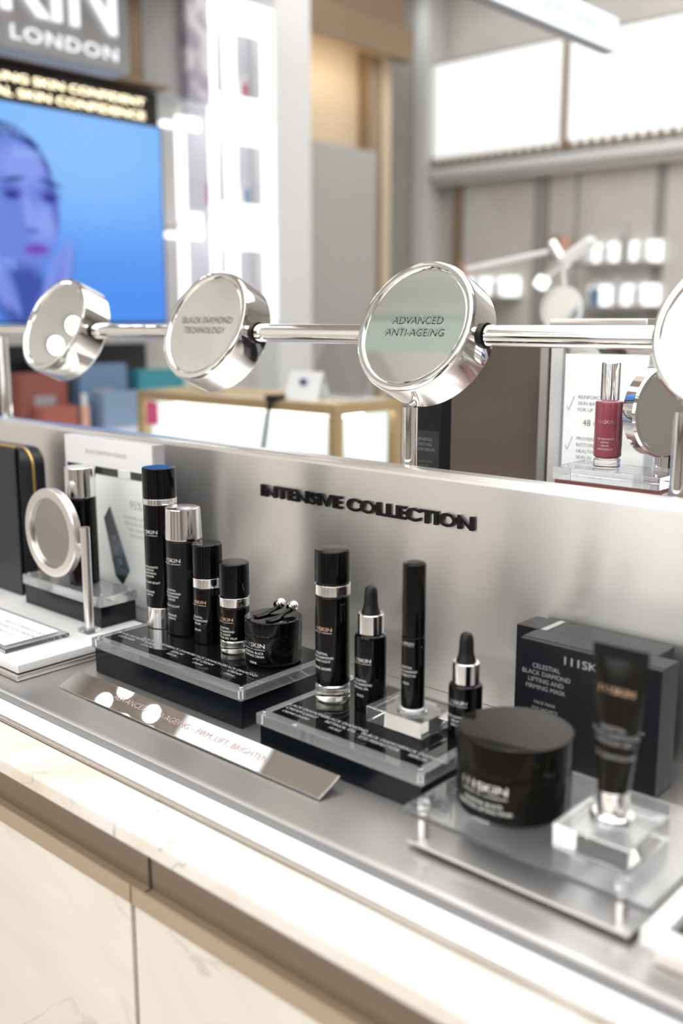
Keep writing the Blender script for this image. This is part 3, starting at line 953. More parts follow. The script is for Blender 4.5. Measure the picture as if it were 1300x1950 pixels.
# ---- rear deck behind the panel
rd = thing('rear_deck', 'raised pale deck on the rear side of the counter', 'counter top', (-0.3, 1.16, 0.0))
MB().box(-1.0, 1.2, -0.18, 0.21, 0.0005, 0.20, M['satin_metal'], 0.003).build('deck_body', rd)
bp_ = thing('brown_divider_panel', 'brown brushed metal divider standing behind the steel panel', 'panel', (-0.3, 1.30, 0.2005))
MB().box(-0.652, -0.20, 0, 0.012, 0, 0.241, M['brown_metal'], 0.001).build('sheet', bp_)
MB().box(-0.656, -0.6525, -0.002, 0.014, 0, 0.242, M['chrome'], 0.0006).build('edge_strip', bp_)
MB().box(-0.470, -0.457, -0.006, -0.0005, 0, 0.242, M['panel_grey'], 0.0006).build('vertical_strip', bp_)
MB().box(-0.45, -0.30, -0.02, 0.025, 0.2425, 0.252, M['satin_metal'], 0.002).build('top_cap', bp_)

# ---- rear products
db = thing('dark_carton', 'tall dark carton with pale small print beside the chrome post', 'box', (-0.83, 1.11, 0.2005))
MB().box(-0.022, 0.026, -0.012, 0.012, 0, 0.175, M['card_black'], 0.001).build('carton', db)
MB().box(-0.020, 0.024, -0.0128, -0.0122, 0.0, 0.10, mat('print_panel', (0.035, 0.037, 0.042), 0.5)).build('label_panel', db)
mb = MB()
for k, s in enumerate(('REPAIRING', 'MOISTURE', 'RICH SERUM')):
    text(mb, s, M['print_dim'], on_front(-0.0131), None, 0.0042, -0.016, 0.086 - 0.007 * k, 'L')
for k in range(5):
    text(mb, ['with peptide complex', 'for dry skin 30 ml', 'apply day and night', 'to cleansed skin', 'paraben free'][k], M['print_dim'], on_front(-0.0131), None, 0.003, -0.016, 0.056 - 0.006 * k, 'L')
mb.build('lettering', db, smooth=False)

M['card_lit'] = mat('backlit_card', (0.88, 0.90, 0.88), 0.5, emit=(0.97, 1.0, 0.99), es=0.35)  # glow added to brighten the card; no lamp behind it
cd = thing('framed_card_stand', 'white framed display stand with a checklist card behind the pink bottle', 'sign stand', (-0.628, 1.225, 0.2005))
mb = MB()
mb.box(-0.082, -0.064, -0.004, 0.02, 0, 0.232, M['white'], 0.001)
mb.box(0.074, 0.084, -0.004, 0.02, 0, 0.232, M['white'], 0.001)
mb.box(-0.064, 0.074, -0.004, 0.02, 0.218, 0.232, M['white'], 0.001)
mb.build('outer_frame', cd)
MB().box(-0.0635, 0.0735, 0.008, 0.02, 0, 0.2175, M['mirror']).build('mirrored_back', cd)
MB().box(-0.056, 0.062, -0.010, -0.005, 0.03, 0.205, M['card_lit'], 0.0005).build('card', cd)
MB().box(-0.060, 0.066, -0.018, -0.0135, 0.0, 0.209, M['thin'], 0.0008).build('clear_cover', cd)
mb = MB()
g = on_front(-0.0106)
for k, s in enumerate(('REINFORCES SKIN', 'SKIN BARRIER', 'FOR UP TO')):
    text(mb, s, M['print'], g, None, 0.0048, -0.034, 0.146 - 0.0085 * k, 'L')
text(mb, '48', M['print'], g, None, 0.0085, -0.026, 0.110, 'L')
text(mb, 'HOURS', M['print'], g, None, 0.0048, -0.010, 0.111, 'L')
for k, s in enumerate(('PROVEN TO', 'RESTORE', 'HEALTHY', 'SKIN IN')):
    text(mb, s, M['print'], g, None, 0.0048, -0.034, 0.090 - 0.0085 * k, 'L')
text(mb, 'TWO WEEKS', M['print'], g, None, 0.0065, -0.034, 0.054, 'L')
for z in (0.130, 0.076):
    mb.tube([(-0.051, -0.0107, z + 0.006), (-0.048, -0.0107, z), (-0.040, -0.0107, z + 0.019)], 0.0004, M['print'], 5)
mb.build('lettering', cd, smooth=False)
ab = thing('acrylic_riser', 'clear acrylic riser under the pink bottle behind the steel panel', 'riser', (-0.565, 1.145, 0.2005))
MB().box(-0.068, 0.070, -0.036, 0.036, 0, 0.052, mat('rosy_block', (0.35, 0.13, 0.12), 0.2, coat=0.5), 0.001).build('core', ab)
MB().box(-0.070, 0.072, -0.038, 0.038, 0.0525, 0.0685, M['acrylic'], 0.0012).build('clear_top', ab)
pk = thing('serum_bottle', 'pink serum bottle with tall chrome cap in front of the checklist card', 'bottle', (-0.578, 1.140, 0.2695))
MB().lathe(rprof(0.0165, 0, 0.012, 0.002), M['glass'], 40).build('glass_base', pk)
MB().lathe(rprof(0.0172, 0.0125, 0.083, 0.002, 0.004), M['pink'], 48).build('body', pk)
MB().lathe(rprof(0.0118, 0.0835, 0.130, 0.0015), M['chrome'], 48).build('cap', pk)
mb = MB()
f = on_cyl(0.0172, -PI / 2 + 0.25)
text(mb, '111SKIN', M['foil_gold'], f, 0.021, 0.0045, 0, 0.056)
for k, s in enumerate(('THE RADIANCE', 'REPAIR', 'SERUM', 'SERUM ECLAT')):
    text(mb, s, M['print_white'], f, None, 0.0022, 0, 0.036 - 0.0042 * k)
mb.build('lettering', pk, smooth=False)
r2 = thing('acrylic_riser', 'low clear acrylic riser under the round chrome tester mirror', 'riser', (-0.455, 1.14, 0.2005))
MB().box(-0.034, 0.06, -0.036, 0.036, 0, 0.05, M['acrylic'], 0.0012).build('block', r2)
tm = thing('table_mirror', 'round chrome table mirror turned sideways beside the pink bottle', 'mirror', (-0.512, 1.155, 0.342), rot=(0, 0, -0.32))
Rx = Matrix.Rotation(PI / 2, 4, 'Y')
MB().lathe([(0, -0.020), (0.050, -0.020), (0.0555, -0.016), (0.0560, 0.0), (0.054, 0.003), (0.050, 0.003), (0.050, 0.0015), (0, 0.0015)], M['chrome'], 64, mtx=Rx).build('housing', tm)
MB().lathe([(0, 0.0018), (0.0495, 0.0018), (0.0495, 0.0028), (0, 0.0028)], M['mirror'], 64, mtx=Rx).build('mirror_glass', tm)
MB().tube([(-0.008, 0.0, -0.0555), (-0.008, 0.0, -0.068)], 0.004, M['chrome']).build('stem', tm)

# ================================================================== MIRROR RAIL
RY, RZ, RR = 0.985, 0.4325, 0.0126
MX = [-1.910, -1.523, -1.130, -0.746, -0.360]
rl = thing('mirror_rail', 'polished chrome rail carrying the round mirrors above the steel panel', 'rail', (-1.05, RY, RZ))
edges = [-3.0] + MX + [0.9]
for a, b in zip(edges, edges[1:]):
    xa = a + (0.091 if a in MX else 0)
    xb = b - (0.091 if b in MX else 0)
    MB().tube([(xa + 1.05, 0, 0), (xb + 1.05, 0, 0)], RR, M['chrome'], 40).build('rail_tube', rl)
for x, zt__ in ((-1.76, -0.011), (-0.778, -0.090), (-0.423, -0.075)):
    MB().tube([(x + 1.05, 0.012, -RZ + 0.2005), (x + 1.05, 0.012, zt__)], 0.0098, M['chrome'], 32).build('post', rl)
TH = 0.42


def round_mirror(x, lab, lines, R=0.0845, wd=(0.076, 0.088)):
    t = thing('round_mirror', lab, 'mirror', (x, RY, RZ), 'tilting round mirrors on the chrome rail', (PI / 2 - TH, 0, 0))
    d0, d1 = -0.028, 0.030
    prof = [(0, d0), (R - 0.008, d0), (R - 0.003, d0 + 0.002), (R, d0 + 0.006), (R, d1 - 0.006), (R - 0.002, d1 - 0.001), (R - 0.005, d1), (R - 0.009, d1 - 0.0005), (R - 0.011, d1 - 0.003), (R - 0.0115, d1 - 0.0045), (0, d1 - 0.0045)]
    MB().lathe(prof, M['chrome'], 96).build('housing', t)
    gl = MB().lathe([(0, d1 - 0.0042), (R - 0.0125, d1 - 0.0042), (R - 0.0125, d1 - 0.003), (0, d1 - 0.003)], M['mirror'], 96).build('mirror_glass', t)
    for s in (-1, 1):
        mbx = MB()
        mbx.tube([(s * (R - 0.002), 0, 0), (s * (R + 0.004), 0, 0)], 0.0150, M['rubber'], 32)
        mbx.build('collar', t)
    if lines:
        mb = MB()
        for k, s in enumerate(lines):
            text(mb, s, M['print'], on_top(d1 - 0.0012), wd[k], 0.0095, 0.002, 0.003 - 0.0155 * k)
        mb.build('lettering', gl, smooth=False)
    return t


round_mirror(MX[0], 'round chrome rail mirror farthest down the counter, past the screen corner', None)
round_mirror(MX[1], 'round chrome rail mirror with an unlettered face, in front of the blue screen', None)
round_mirror(MX[2], 'round chrome rail mirror lettered black diamond technology', ('BLACK DIAMOND', 'TECHNOLOGY'), wd=(0.108, 0.088))
round_mirror(MX[3], 'round chrome rail mirror lettered advanced anti-ageing', ('ADVANCED', 'ANTI-AGEING'))
round_mirror(MX[4], 'round chrome rail mirror cut off by the picture edge, above the pink bottle side', None)

# ================================================================== DECK: END PLINTH WITH TESTERS
ep = thing('white_plinth', 'low white display plinth with metal base under the ring mirror', 'plinth', (-1.36, 0.74, 0))
MB().box(-0.25, 0.255, -0.124, 0.10, 0.0005, 0.0075, M['satin_metal'], 0.0015).build('base_tray', ep)
MB().box(-0.245, 0.250, -0.119, 0.098, 0.008, 0.020, M['white'], 0.002).build('slab', ep)
ct = thing('acrylic_card_tray', 'clear acrylic tray holding a printed white card on the white plinth', 'card holder', (-1.235, 0.685, 0.0205))
MB().box(-0.15, 0.075, -0.052, 0.045, 0.0, 0.006, M['acrylic'], 0.001).build('clear_plate', ct)
MB().box(-0.14, 0.062, -0.045, 0.037, 0.0065, 0.0078, M['paper'], 0.0003).build('card', ct)
mb = MB()
for k, s in enumerate(('REDUCE WRINKLES AND', 'FIRM SKIN WITH DIAMOND', 'PARTICLES')):
    text(mb, s, M['print'], on_top(0.0079), None, 0.0062, 0.012, 0.010 - 0.014 * k, 'C')
mb.build('lettering', ct, smooth=False)

za = thing('zip_case', 'black zipped cosmetics case standing in front, cut off by the picture edge', 'case', (-1.513, 0.803, 0.0205))


def zipcase(t, w, d, h, zr, z_from=0, z_to=17):
    pts = []
    for cx_, cz, a0 in ((w / 2 - zr, h - zr, 0), (-w / 2 + zr, h - zr, 90)):
        for k in range(8):
            a = math.radians(a0 + 90 * k / 7)
            pts.append((cx_ + zr * math.cos(a), cz + zr * math.sin(a)))
    pts = [(w / 2, 0)] + pts + [(-w / 2, 0)]
    for nm, ya, yb in (('front_shell', -d / 2, -0.0022), ('back_shell', 0.0022, d / 2)):
        mb = MB()
        mb.prism(pts, ya, yb, M['leather'], 'Y')
        mb.build(nm, t)
    mb = MB()
    zp = [(x * 1.0, 0, z) for x, z in pts[z_from:z_to]]
    mb.tube(zp, 0.0021, M['gold'], 8)
    # teeth
    for a, b in zip(zp, zp[1:]):
        A, B = Vector(a), Vector(b)
        n = max(1, int((B - A).length / 0.004))
        for k in range(n):
            p = A.lerp(B, k / n)
            mb.box(p.x - 0.0016, p.x + 0.0016, -0.0026, 0.0026, p.z - 0.0009, p.z + 0.0009, M['gold'])
    mb.build('zipper', t)


zipcase(za, 0.232, 0.010, 0.236, 0.006, 8, 17)
zb = thing('zip_case', 'black zipped cosmetics case with gold zip beside the card light box', 'case', (-1.551, 0.852, 0.0))
zipcase(zb, 0.232, 0.044, 0.247, 0.03)
MB().box(-0.1155, -0.1145, -0.015, 0.015, 0.0, 0.18, M['chrome']).build('pull_tab', zb)

cb = thing('display_light_box', 'upright white display box headed black diamond essence with bottle poster', 'sign stand', (-1.27, 0.88, 0.0005))
MB().box(-0.113, 0.113, 0.002, 0.022, 0, 0.272, M['wall_grey'], 0.001).build('case', cb)
MB().box(-0.113, 0.111, 0.0, 0.0015, 0.0, 0.272, M['white'], 0.0004).build('front_sheet', cb)
MB().box(-0.106, 0.104, -0.0012, -0.0002, 0.022, 0.229, mat('poster_paper', (0.88, 0.92, 0.90), 0.4), 0.0003).build('poster', cb)
mb = MB()
f = on_front(-0.0004)
text(mb, 'BLACK DIAMOND ESSENCE', M['print_light'], f, 0.105, 0.0062, -0.003, 0.247)
g = on_front(-0.0014)
text(mb, '95%', M['print_light'], g, None, 0.013, 0.070, 0.172)
for k, s in enumerate(('OF WOMEN AGREED', 'RESULTED IN SKIN', 'THAT LOOKED', 'BRIGHTER')):
    text(mb, s, M['print_light'], g, None, 0.0048, 0.070, 0.156 - 0.009 * k)
mb.build('lettering', cb, smooth=False)
mb = MB()
mb.box(-0.106, 0.104, -0.0017, -0.0013, 0.217, 0.229, M['dark'])
mb.box(0.03, 0.06, -0.0021, -0.0018, 0.217, 0.229, M['poster_hi'] if 'poster_hi' in M else M['paper'])
mb.build('poster_band', cb, smooth=False)
# pictured bottle, leaning across the poster (a flat print)
mb = MB()
navy = mat('navy_ink', (0.02, 0.035, 0.055), 0.2, coat=0.5)
steelb = mat('steel_blue_ink', (0.14, 0.2, 0.27), 0.3)


def quad(pts, y, m):
    b = bmesh.new()
    v = [b.verts.new((p[0], y, p[1])) for p in pts]
    b.faces.new(v)
    mb.merge(b, m)


mb.prism([(-0.012, 0.150), (0.004, 0.170), (0.048, 0.075), (0.030, 0.050), (0.012, 0.062)], -0.0020, -0.0014, navy, 'Y')
mb.prism([(0.004, 0.168), (0.010, 0.160), (0.050, 0.076), (0.048, 0.073)], -0.0024, -0.0021, steelb, 'Y')
for k in range(3):
    z = 0.125 - 0.018 * k
    mb.prism([(0.008 + 0.006 * k, z), (0.018 + 0.006 * k, z + 0.003), (0.020 + 0.006 * k, z - 0.006), (0.010 + 0.006 * k, z - 0.009)], -0.0024, -0.0021, steelb, 'Y')
mb.prism([(0.026, 0.047), (0.040, 0.047), (0.044, 0.030), (0.034, 0.022)], -0.0020, -0.0014, steelb, 'Y')
mb.build('pictured_bottle', cb, smooth=False)

er = thing('acrylic_riser', 'black and clear acrylic riser under the essence bottle', 'riser', (-1.262, 0.812, 0.0205))
MB().box(-0.098, 0.103, -0.030, 0.030, 0, 0.030, M['black_block'], 0.0008).build('core', er)
MB().box(-0.100, 0.105, -0.032, 0.032, 0.0305, 0.0455, M['tray'], 0.0012).build('clear_top', er)
mb = MB()
for x in (-0.094, 0.096):
    for y in (-0.024, 0.024):
        mb.lathe(rprof(0.0022, 0.0457, 0.0472, 0.0003), M['chrome'], 12, cx=x, cy=y)
mb.build('pin_set', er)


def rod(name, parent, segs, n=56):
    """segs: part name, material, profile"""
    for nm, m, prof in segs:
        MB().lathe(prof, m, n).build(nm, parent)


def logo(parent, r, zc_, wid, m1, lines, zl, m2, lh=0.0026, step=0.0042, ang=-PI / 2, lh1=None, base_z=0):
    mb = MB()
    f = on_cyl(r, ang)
    h1 = lh1 or wid * 0.155
    text(mb, '111SKIN', m1, f, wid, h1, 0, zc_, bold=0.01)
    text(mb, 'HARLEY ST. LONDON', m2, f, wid * 0.98, h1 * 0.26, 0, zc_ - h1 * 0.62)
    for k, s in enumerate(lines):
        if s:
            text(mb, s, m2, f, None, lh, 0, zl - step * k)
    body = next((c for c in parent.children if c.name.startswith('body')), parent)
    mb.build('lettering', body, smooth=False)


# essence bottle with chrome cap
b0 = thing('essence_bottle', 'black essence bottle with chrome cap behind the ring mirror', 'bottle', (-1.246, 0.815, 0.0663))
MB().lathe(rprof(0.0218, 0, 0.130, 0.002), M['black'], 56).build('body', b0)
MB().lathe(rprof(0.0225, 0.1305, 0.1745, 0.0015), M['silver'], 56).build('cap', b0)
logo(b0, 0.0218, 0.098, 0.030, M['foil_silver'], ('CELESTIAL', 'BLACK DIAMOND', 'ESSENCE'), 0.05, M['print_white'])

# ring mirror on a post
rg = thing('ring_mirror', 'round silver ring mirror on a slim post before the essence bottle', 'mirror', (-1.161, 0.762, 0.0205))
MB().box(-0.011, 0.013, -0.011, 0.011, 0, 0.006, M['acrylic'], 0.0008).build('foot', rg)
MB().tube([(0.002, 0, 0.0062), (0.002, 0, 0.150)], 0.0066, M['satin_metal'], 32).build('post', rg)
MR = Matrix.Translation((-0.079, 0.0, 0.131)) @ Matrix.Rotation(PI / 2, 4, 'X')
MB().lathe([(0.0505, -0.008), (0.060, -0.008), (0.0640, -0.006), (0.0647, 0.004), (0.0635, 0.006), (0.0615, 0.0068), (0.0515, 0.0068), (0.0505, 0.005)], M['satin_metal'], 80, mtx=MR, closed=True).build('ring_frame', rg)
MB().lathe([(0, -0.002), (0.0502, -0.002), (0.0502, 0.002), (0, 0.002)], M['mirror_dark'], 64, mtx=MR).build('mirror_glass', rg)
MB().tube([(-0.014, 0, 0.122), (-0.004, 0, 0.122)], 0.0038, M['satin_metal']).build('pivot', rg)


# ================================================================== BLACK PLINTHS
def plinth(lab, x0, x1, y0, y1, zb, zt, names, pins=True):
    t = thing('tester_plinth', lab, 'plinth', (x0, y0, 0.0005))
    w, d = x1 - x0, y1 - y0
    MB().box(0.003, w - 0.003, 0.003, d - 0.003, 0, zb - 0.001, M['black_block'], 0.0008).build('black_body', t)
    MB().box(0, w, 0, d, zb - 0.0005, zt - 0.0010, M['tray'], 0.0010).build('clear_tray', t)
    MB().box(0.012, w - 0.012, 0.012, d - 0.006, zt - 0.0008, zt - 0.0005, M['insert']).build('black_insert', t)
    mb = MB()
    for (cx_, cy_, ls_) in names:
        for k, s in enumerate(ls_):
            text(mb, s, M['print_dim'], on_top(zt - 0.0004), None, 0.0052 if k < 2 else 0.0042, cx_ - x0, cy_ - y0 - 0.0085 * k, bold=0.012)
    mb.build('lettering', t, smooth=False)
    mb = MB()
    for x in (0.007, w - 0.007):
        for y in (0.007, d - 0.007):
            mb.lathe(rprof(0.0026, zb, zt + 0.0010, 0.0004), M['chrome'], 16, cx=x, cy=y)
    mb.build('pin_set', t)
    return t


T1, T2 = 0.047, 0.040
plinth('wide black plinth with clear tray under the row of four bottles and a jar', -1.067, -0.781, 0.703, 0.865, 0.034, T1, [
    (-1.030, 0.738, ('BLACK DIAMOND', 'CLEANSER')), (-0.985, 0.744, ('BLACK DIAMOND', 'ESSENCE', 'LOTION')), (-0.935, 0.744, ('BLACK DIAMOND', 'SERUM', 'SERUM')), (-0.886, 0.744, ('BLACK DIAMOND', 'EYE CREAM', 'CREME')), (-0.830, 0.744, ('BLACK DIAMOND', 'CREAM', 'CREME'))])
plinth('black plinth with clear tray under the two dropper bottles', -0.737, -0.515, 0.684, 0.845, 0.027, T2, [
    (-0.700, 0.722, ('BLACK DIAMOND', 'CREAM LIGHT', 'CREME LEGERE')), (-0.644, 0.722, ('BLACK DIAMOND', 'RETINOL OIL', 'HUILE')), (-0.588, 0.716, ('BLACK DIAMOND', 'EYE PERFECTOR')), (-0.540, 0.716, ('BLACK DIAMOND', 'SERUM'))])

# ---- four bottles and jar
z1 = T1 + 0.0002
t = thing('cleanser_bottle', 'tallest black bottle with silver band and silver foot', 'bottle', (-1.0553, 0.7946 + 0.006, z1))
t.location.x = -1.0400
t.location.y = 0.800
MB().lathe(rprof(0.0213, 0, 0.0285, 0.001), M['silver'], 56).build('silver_foot', t)
MB().lathe(rprof(0.0219, 0.0288, 0.1665, 0.0008), M['black'], 56).build('body', t)
MB().lathe(rprof(0.0224, 0.1668, 0.1745, 0.0005), M['silver'], 56).build('silver_band', t)
MB().lathe(rprof(0.0221, 0.1748, 0.2145, 0.0012), M['black'], 56).build('cap', t)
logo(t, 0.0219, 0.129, 0.031, M['foil_silver'], ('CELESTIAL BLACK', 'DIAMOND', 'BRIGHTENING', 'CLEANSER', '', 'NETTOYANT ECLAT', '', '', 'INTENSIVE', 'GENTLE'), 0.083, M['print_white'])

t = thing('lotion_bottle', 'black bottle with plain silver cap beside the tallest bottle', 'bottle', (-0.9935, 0.800, z1))
MB().lathe(rprof(0.0232, 0, 0.1262, 0.0025), M['black_satin'], 56).build('body', t)
MB().lathe([(0, 0.1266), (0.0238, 0.1266), (0.0240, 0.128), (0.0228, 0.165), (0.0222, 0.1668), (0.0205, 0.1675), (0, 0.1675)], M['silver'], 56).build('cap', t)
logo(t, 0.0232, 0.0985, 0.032, M['foil_silver'], ('CELESTIAL', 'BLACK DIAMOND', 'BRIGHTENING', 'ESSENCE', '', 'ESSENCE ECLAT', '', '', 'INTENSIVE', 'ESSENCE'), 0.060, M['print_white'])

t = thing('serum_bottle', 'short black bottle with silver band and black foot, third in the row', 'bottle', (-0.9430, 0.7965, z1))
MB().lathe(rprof(0.0190, 0, 0.0725, 0.0015), M['black'], 56).build('body', t)
MB().lathe(rprof(0.0194, 0.0728, 0.0850, 0.0005), M['silver'], 56).build('silver_band', t)
MB().lathe(rprof(0.0191, 0.0853, 0.1285, 0.0022), M['black'], 56).build('cap', t)
logo(t, 0.0190, 0.0530, 0.027, M['foil_gold'], ('CELESTIAL', 'BLACK DIAMOND', 'SERUM', '', 'SERUM'), 0.034, M['print_white'])

t = thing('eye_cream_bottle', 'small black bottle with silver band and clear glass foot beside the jar', 'bottle', (-0.8900, 0.7935, z1))
MB().lathe(rprof(0.0186, 0, 0.0155, 0.0030), M['glass'], 56).build('glass_foot', t)
MB().lathe(rprof(0.0184, 0.0158, 0.0585, 0.0020), M['black'], 56).build('body', t)
MB().lathe(rprof(0.0190, 0.0588, 0.0703, 0.0005), M['silver'], 56).build('silver_band', t)
MB().lathe(rprof(0.0187, 0.0706, 0.1130, 0.0022), M['black'], 56).build('cap', t)
logo(t, 0.0184, 0.0420, 0.0265, M['foil_gold'], ('CELESTIAL', 'BLACK DIAMOND', 'EYE CREAM', 'CONTOUR DES YEUX'), 0.0315, M['print_white'])

jx, jy = -0.8270, 0.7985
t = thing('cream_jar', 'round black cream jar with two massage sticks on its lid', 'jar', (jx, jy, z1))
MB().lathe([(0, 0), (0.0285, 0), (0.0325, 0.0022), (0.0343, 0.006), (0.0343, 0.0375), (0.0338, 0.0392), (0, 0.0392)], M['black'], 72).build('body', t)
MB().lathe([(0, 0.0396), (0.0348, 0.0396), (0.0349, 0.0405), (0.0349, 0.0535), (0.0345, 0.0552), (0.0330, 0.0558), (0, 0.0558)], M['black'], 72).build('lid', t)
logo(t, 0.0343, 0.0255, 0.034, M['foil_silver'], ('CELESTIAL BLACK', 'DIAMOND CREAM', '', 'CREME'), 0.0175, M['print_white'], lh=0.0027)
# massage sticks
zl = z1 + 0.0558
for k, (ax, ay, bx, by) in enumerate(((-0.0105, -0.0200, -0.0068, 0.0160), (0.0145, -0.0230, 0.0130, 0.0180))):
    t = thing('massage_stick', ['black massage stick with steel ball on the jar lid, nearer the small bottle', 'black massage stick with steel ball, nearer the tall pump bottle'][k], 'applicator', (jx, jy, zl))
    dx, dy = bx - ax, by - ay
    L = math.hypot(dx, dy)
    ang = math.atan2(dy, dx)
    rt_ = Matrix.Translation((ax, ay, 0)) @ Matrix.Rotation(ang, 4, 'Z')
    mb = MB()
    b = bmesh.new()
    prof = [(0.0, 0.0030, 0.0008, 0.0010), (0.004, 0.0042, 0.0010, 0.0010), (0.014, 0.0040, 0.0011, 0.0011), (0.022, 0.0022, 0.0017, 0.0019), (0.030, 0.0020, 0.0019, 0.0040), (0.040, 0.0027, 0.0027, 0.0062), (L - 0.004, 0.0036, 0.0034, 0.0080), (L - 0.001, 0.0030, 0.0030, 0.0085)]
    rings = []
    for (u, wy, wz, zc_) in prof:
        rings.append([b.verts.new((u, 1.45 * wy * math.cos(2 * PI * j / 16), zc_ + 0.0006 + 1.4 * wz * math.sin(2 * PI * j / 16))) for j in range(16)])
    for r1_, r2_ in zip(rings, rings[1:]):
        for j in range(16):
            b.faces.new((r1_[j], r1_[(j + 1) % 16], r2_[(j + 1) % 16], r2_[j]))
    b.faces.new(rings[0][::-1])
    b.faces.new(rings[-1])
    mb.merge(b, M['black_satin'], rt_)
    mb.build('handle', t)
    mb = MB()
    pr = [(0.0066 * math.cos(a), 0.0066 * math.sin(a)) for a in [(-PI / 2) + PI * j / 16 for j in range(17)]]
    pr[0] = (0, -0.0066)
    pr[-1] = (0, 0.0066)
    mb.lathe(pr, M['chrome'], 32, mtx=rt_ @ Matrix.Translation((L + 0.003, 0, 0.0102)))
    mb.build('steel_ball', t)

# ---- second plinth products
z2 = T2 + 0.0002
t = thing('cream_bottle', 'tall black pump bottle with silver band and clear glass foot', 'bottle', (-0.7045, 0.7700, z2))
MB().lathe(rprof(0.0194, 0, 0.0185, 0.0035), M['glass'], 56).build('glass_foot', t)
MB().lathe(rprof(0.0191, 0.0188, 0.1195, 0.0025), M['black'], 56).build('body', t)
MB().lathe(rprof(0.0196, 0.1198, 0.1312, 0.0005), M['silver'], 56).build('silver_band', t)
MB().lathe(rprof(0.0193, 0.1315, 0.1695, 0.0026), M['black'], 56).build('cap', t)
logo(t, 0.0191, 0.0815, 0.0265, M['foil_gold'], ('CELESTIAL', 'BLACK DIAMOND', 'CREAM LIGHT', '', 'CREME LEGERE'), 0.0545, M['print_white'])


def dropper(x, y, z, r, hb, lab, lines, bulb=0.033):
    t = thing('dropper_bottle', lab, 'bottle', (x, y, z))
    s = 0.003
    MB().lathe([(0, 0), (r - 0.002, 0), (r - 0.0005, 0.0006), (r, 0.002), (r, hb - 0.0045), (r - 0.0010, hb - 0.002), (r - 0.0035, hb - 0.0005), (r * 0.55, hb), (0, hb)], M['black'], 56).build('body', t)
    rc = r * 0.80
    MB().lathe([(0, hb + 0.0004), (rc, hb + 0.0004), (rc, hb + 0.0205), (rc - 0.0006, hb + 0.0212), (rc - 0.002, hb + 0.0214), (0, hb + 0.0214)], M['silver'], 56).build('silver_collar', t)
    h = hb + 0.0216
    rb = r * 0.44
    MB().lathe([(0, h), (rb * 1.32, h), (rb * 1.32, h + 0.001), (rb * 1.12, h + 0.005), (rb, h + 0.010), (rb * 0.94, h + bulb * 0.7), (rb * 0.86, h + bulb * 0.85), (rb * 0.62, h + bulb * 0.95), (rb * 0.3, h + bulb * 0.99), (0, h + bulb)], M['rubber'], 40).build('rubber_bulb', t)
    logo(t, r, hb * 0.66, r * 1.45, M['foil_silver'], lines, hb * 0.40, M['print_white'], lh=0.0024)
    return t


dropper(-0.6555, 0.7765, z2, 0.0173, 0.0843, 'black dropper bottle with rubber bulb beside the tall pump bottle', ('CELESTIAL', 'BLACK DIAMOND', 'RETINOL OIL', '', 'HUILE'), 0.030)
dropper(-0.5385, 0.7850, z2, 0.0170, 0.0560, 'smaller black dropper bottle half hidden behind the large jar', ('BLACK DIAMOND', 'SERUM', 'SERUM'), 0.030)

# clear block with slim tube standing in it
cbk = thing('acrylic_block', 'clear acrylic block holding the slim black tube on the plinth', 'holder', (-0.598, 0.772, z2))
MB().box(-0.036, 0.036, -0.028, 0.028, 0, 0.0172, M['acrylic'], 0.0012).build('block', cbk)
MB().lathe([(0.0130, 0.0176), (0.0160, 0.0176), (0.0162, 0.0190), (0.0150, 0.0205), (0.0130, 0.0205)], M['acrylic'], 40, cx=0.008, cy=-0.006, closed=True).build('socket_ring', cbk)
t = thing('slim_tube_bottle', 'slim tall black tube standing in the clear acrylic block', 'bottle', (-0.590, 0.766, z2 + 0.0176))
MB().lathe(rprof(0.0124, 0, 0.0048, 0.0012), M['white'], 40).build('white_foot', t)
MB().lathe(rprof(0.0121, 0.005, 0.080, 0.0008), M['black'], 48).build('body', t)
MB().lathe(rprof(0.0119, 0.0803, 0.1555, 0.0015), M['black'], 48).build('cap', t)
MB().lathe([(0, 0.1556), (0.0085, 0.1556), (0.0085, 0.1563), (0, 0.1563)], M['black_satin'], 32).build('cap_disc', t)
logo(t, 0.0122, 0.073, 0.0165, M['foil_silver'], ('CELESTIAL', 'BLACK DIAMOND', 'EYE PERFECTOR', '', 'YEUX'), 0.048, M['print_white'], lh=0.0021)

# ================================================================== MIRROR STRIP SIGN
sg = thing('mirror_strip_sign', 'long mirrored strip sign lettered firm lift brighten lying on the deck', 'sign', (-0.825, 0.640, 0.0015), rot=(math.atan2(0.0122, 0.030), 0, 0))
MB().box(-0.222, 0.222, 0.0, 0.0325, 0, 0.0020, M['mirror'], 0.0002).build('mirror_plate', sg)
mb = MB()
text(mb, 'ADVANCED ANTI-AGEING \u2013 FIRM, LIFT, BRIGHTEN', mat('rose_print', (0.45, 0.33, 0.33), 0.4), on_top(0.0023), 0.262, 0.0088, 0.004, 0.0125)
mb.build('lettering', sg, smooth=False)
MB().box(-0.20, 0.20, 0.028, 0.0300, -0.0115, -0.0002, M['acrylic']).build('support_foot', sg)

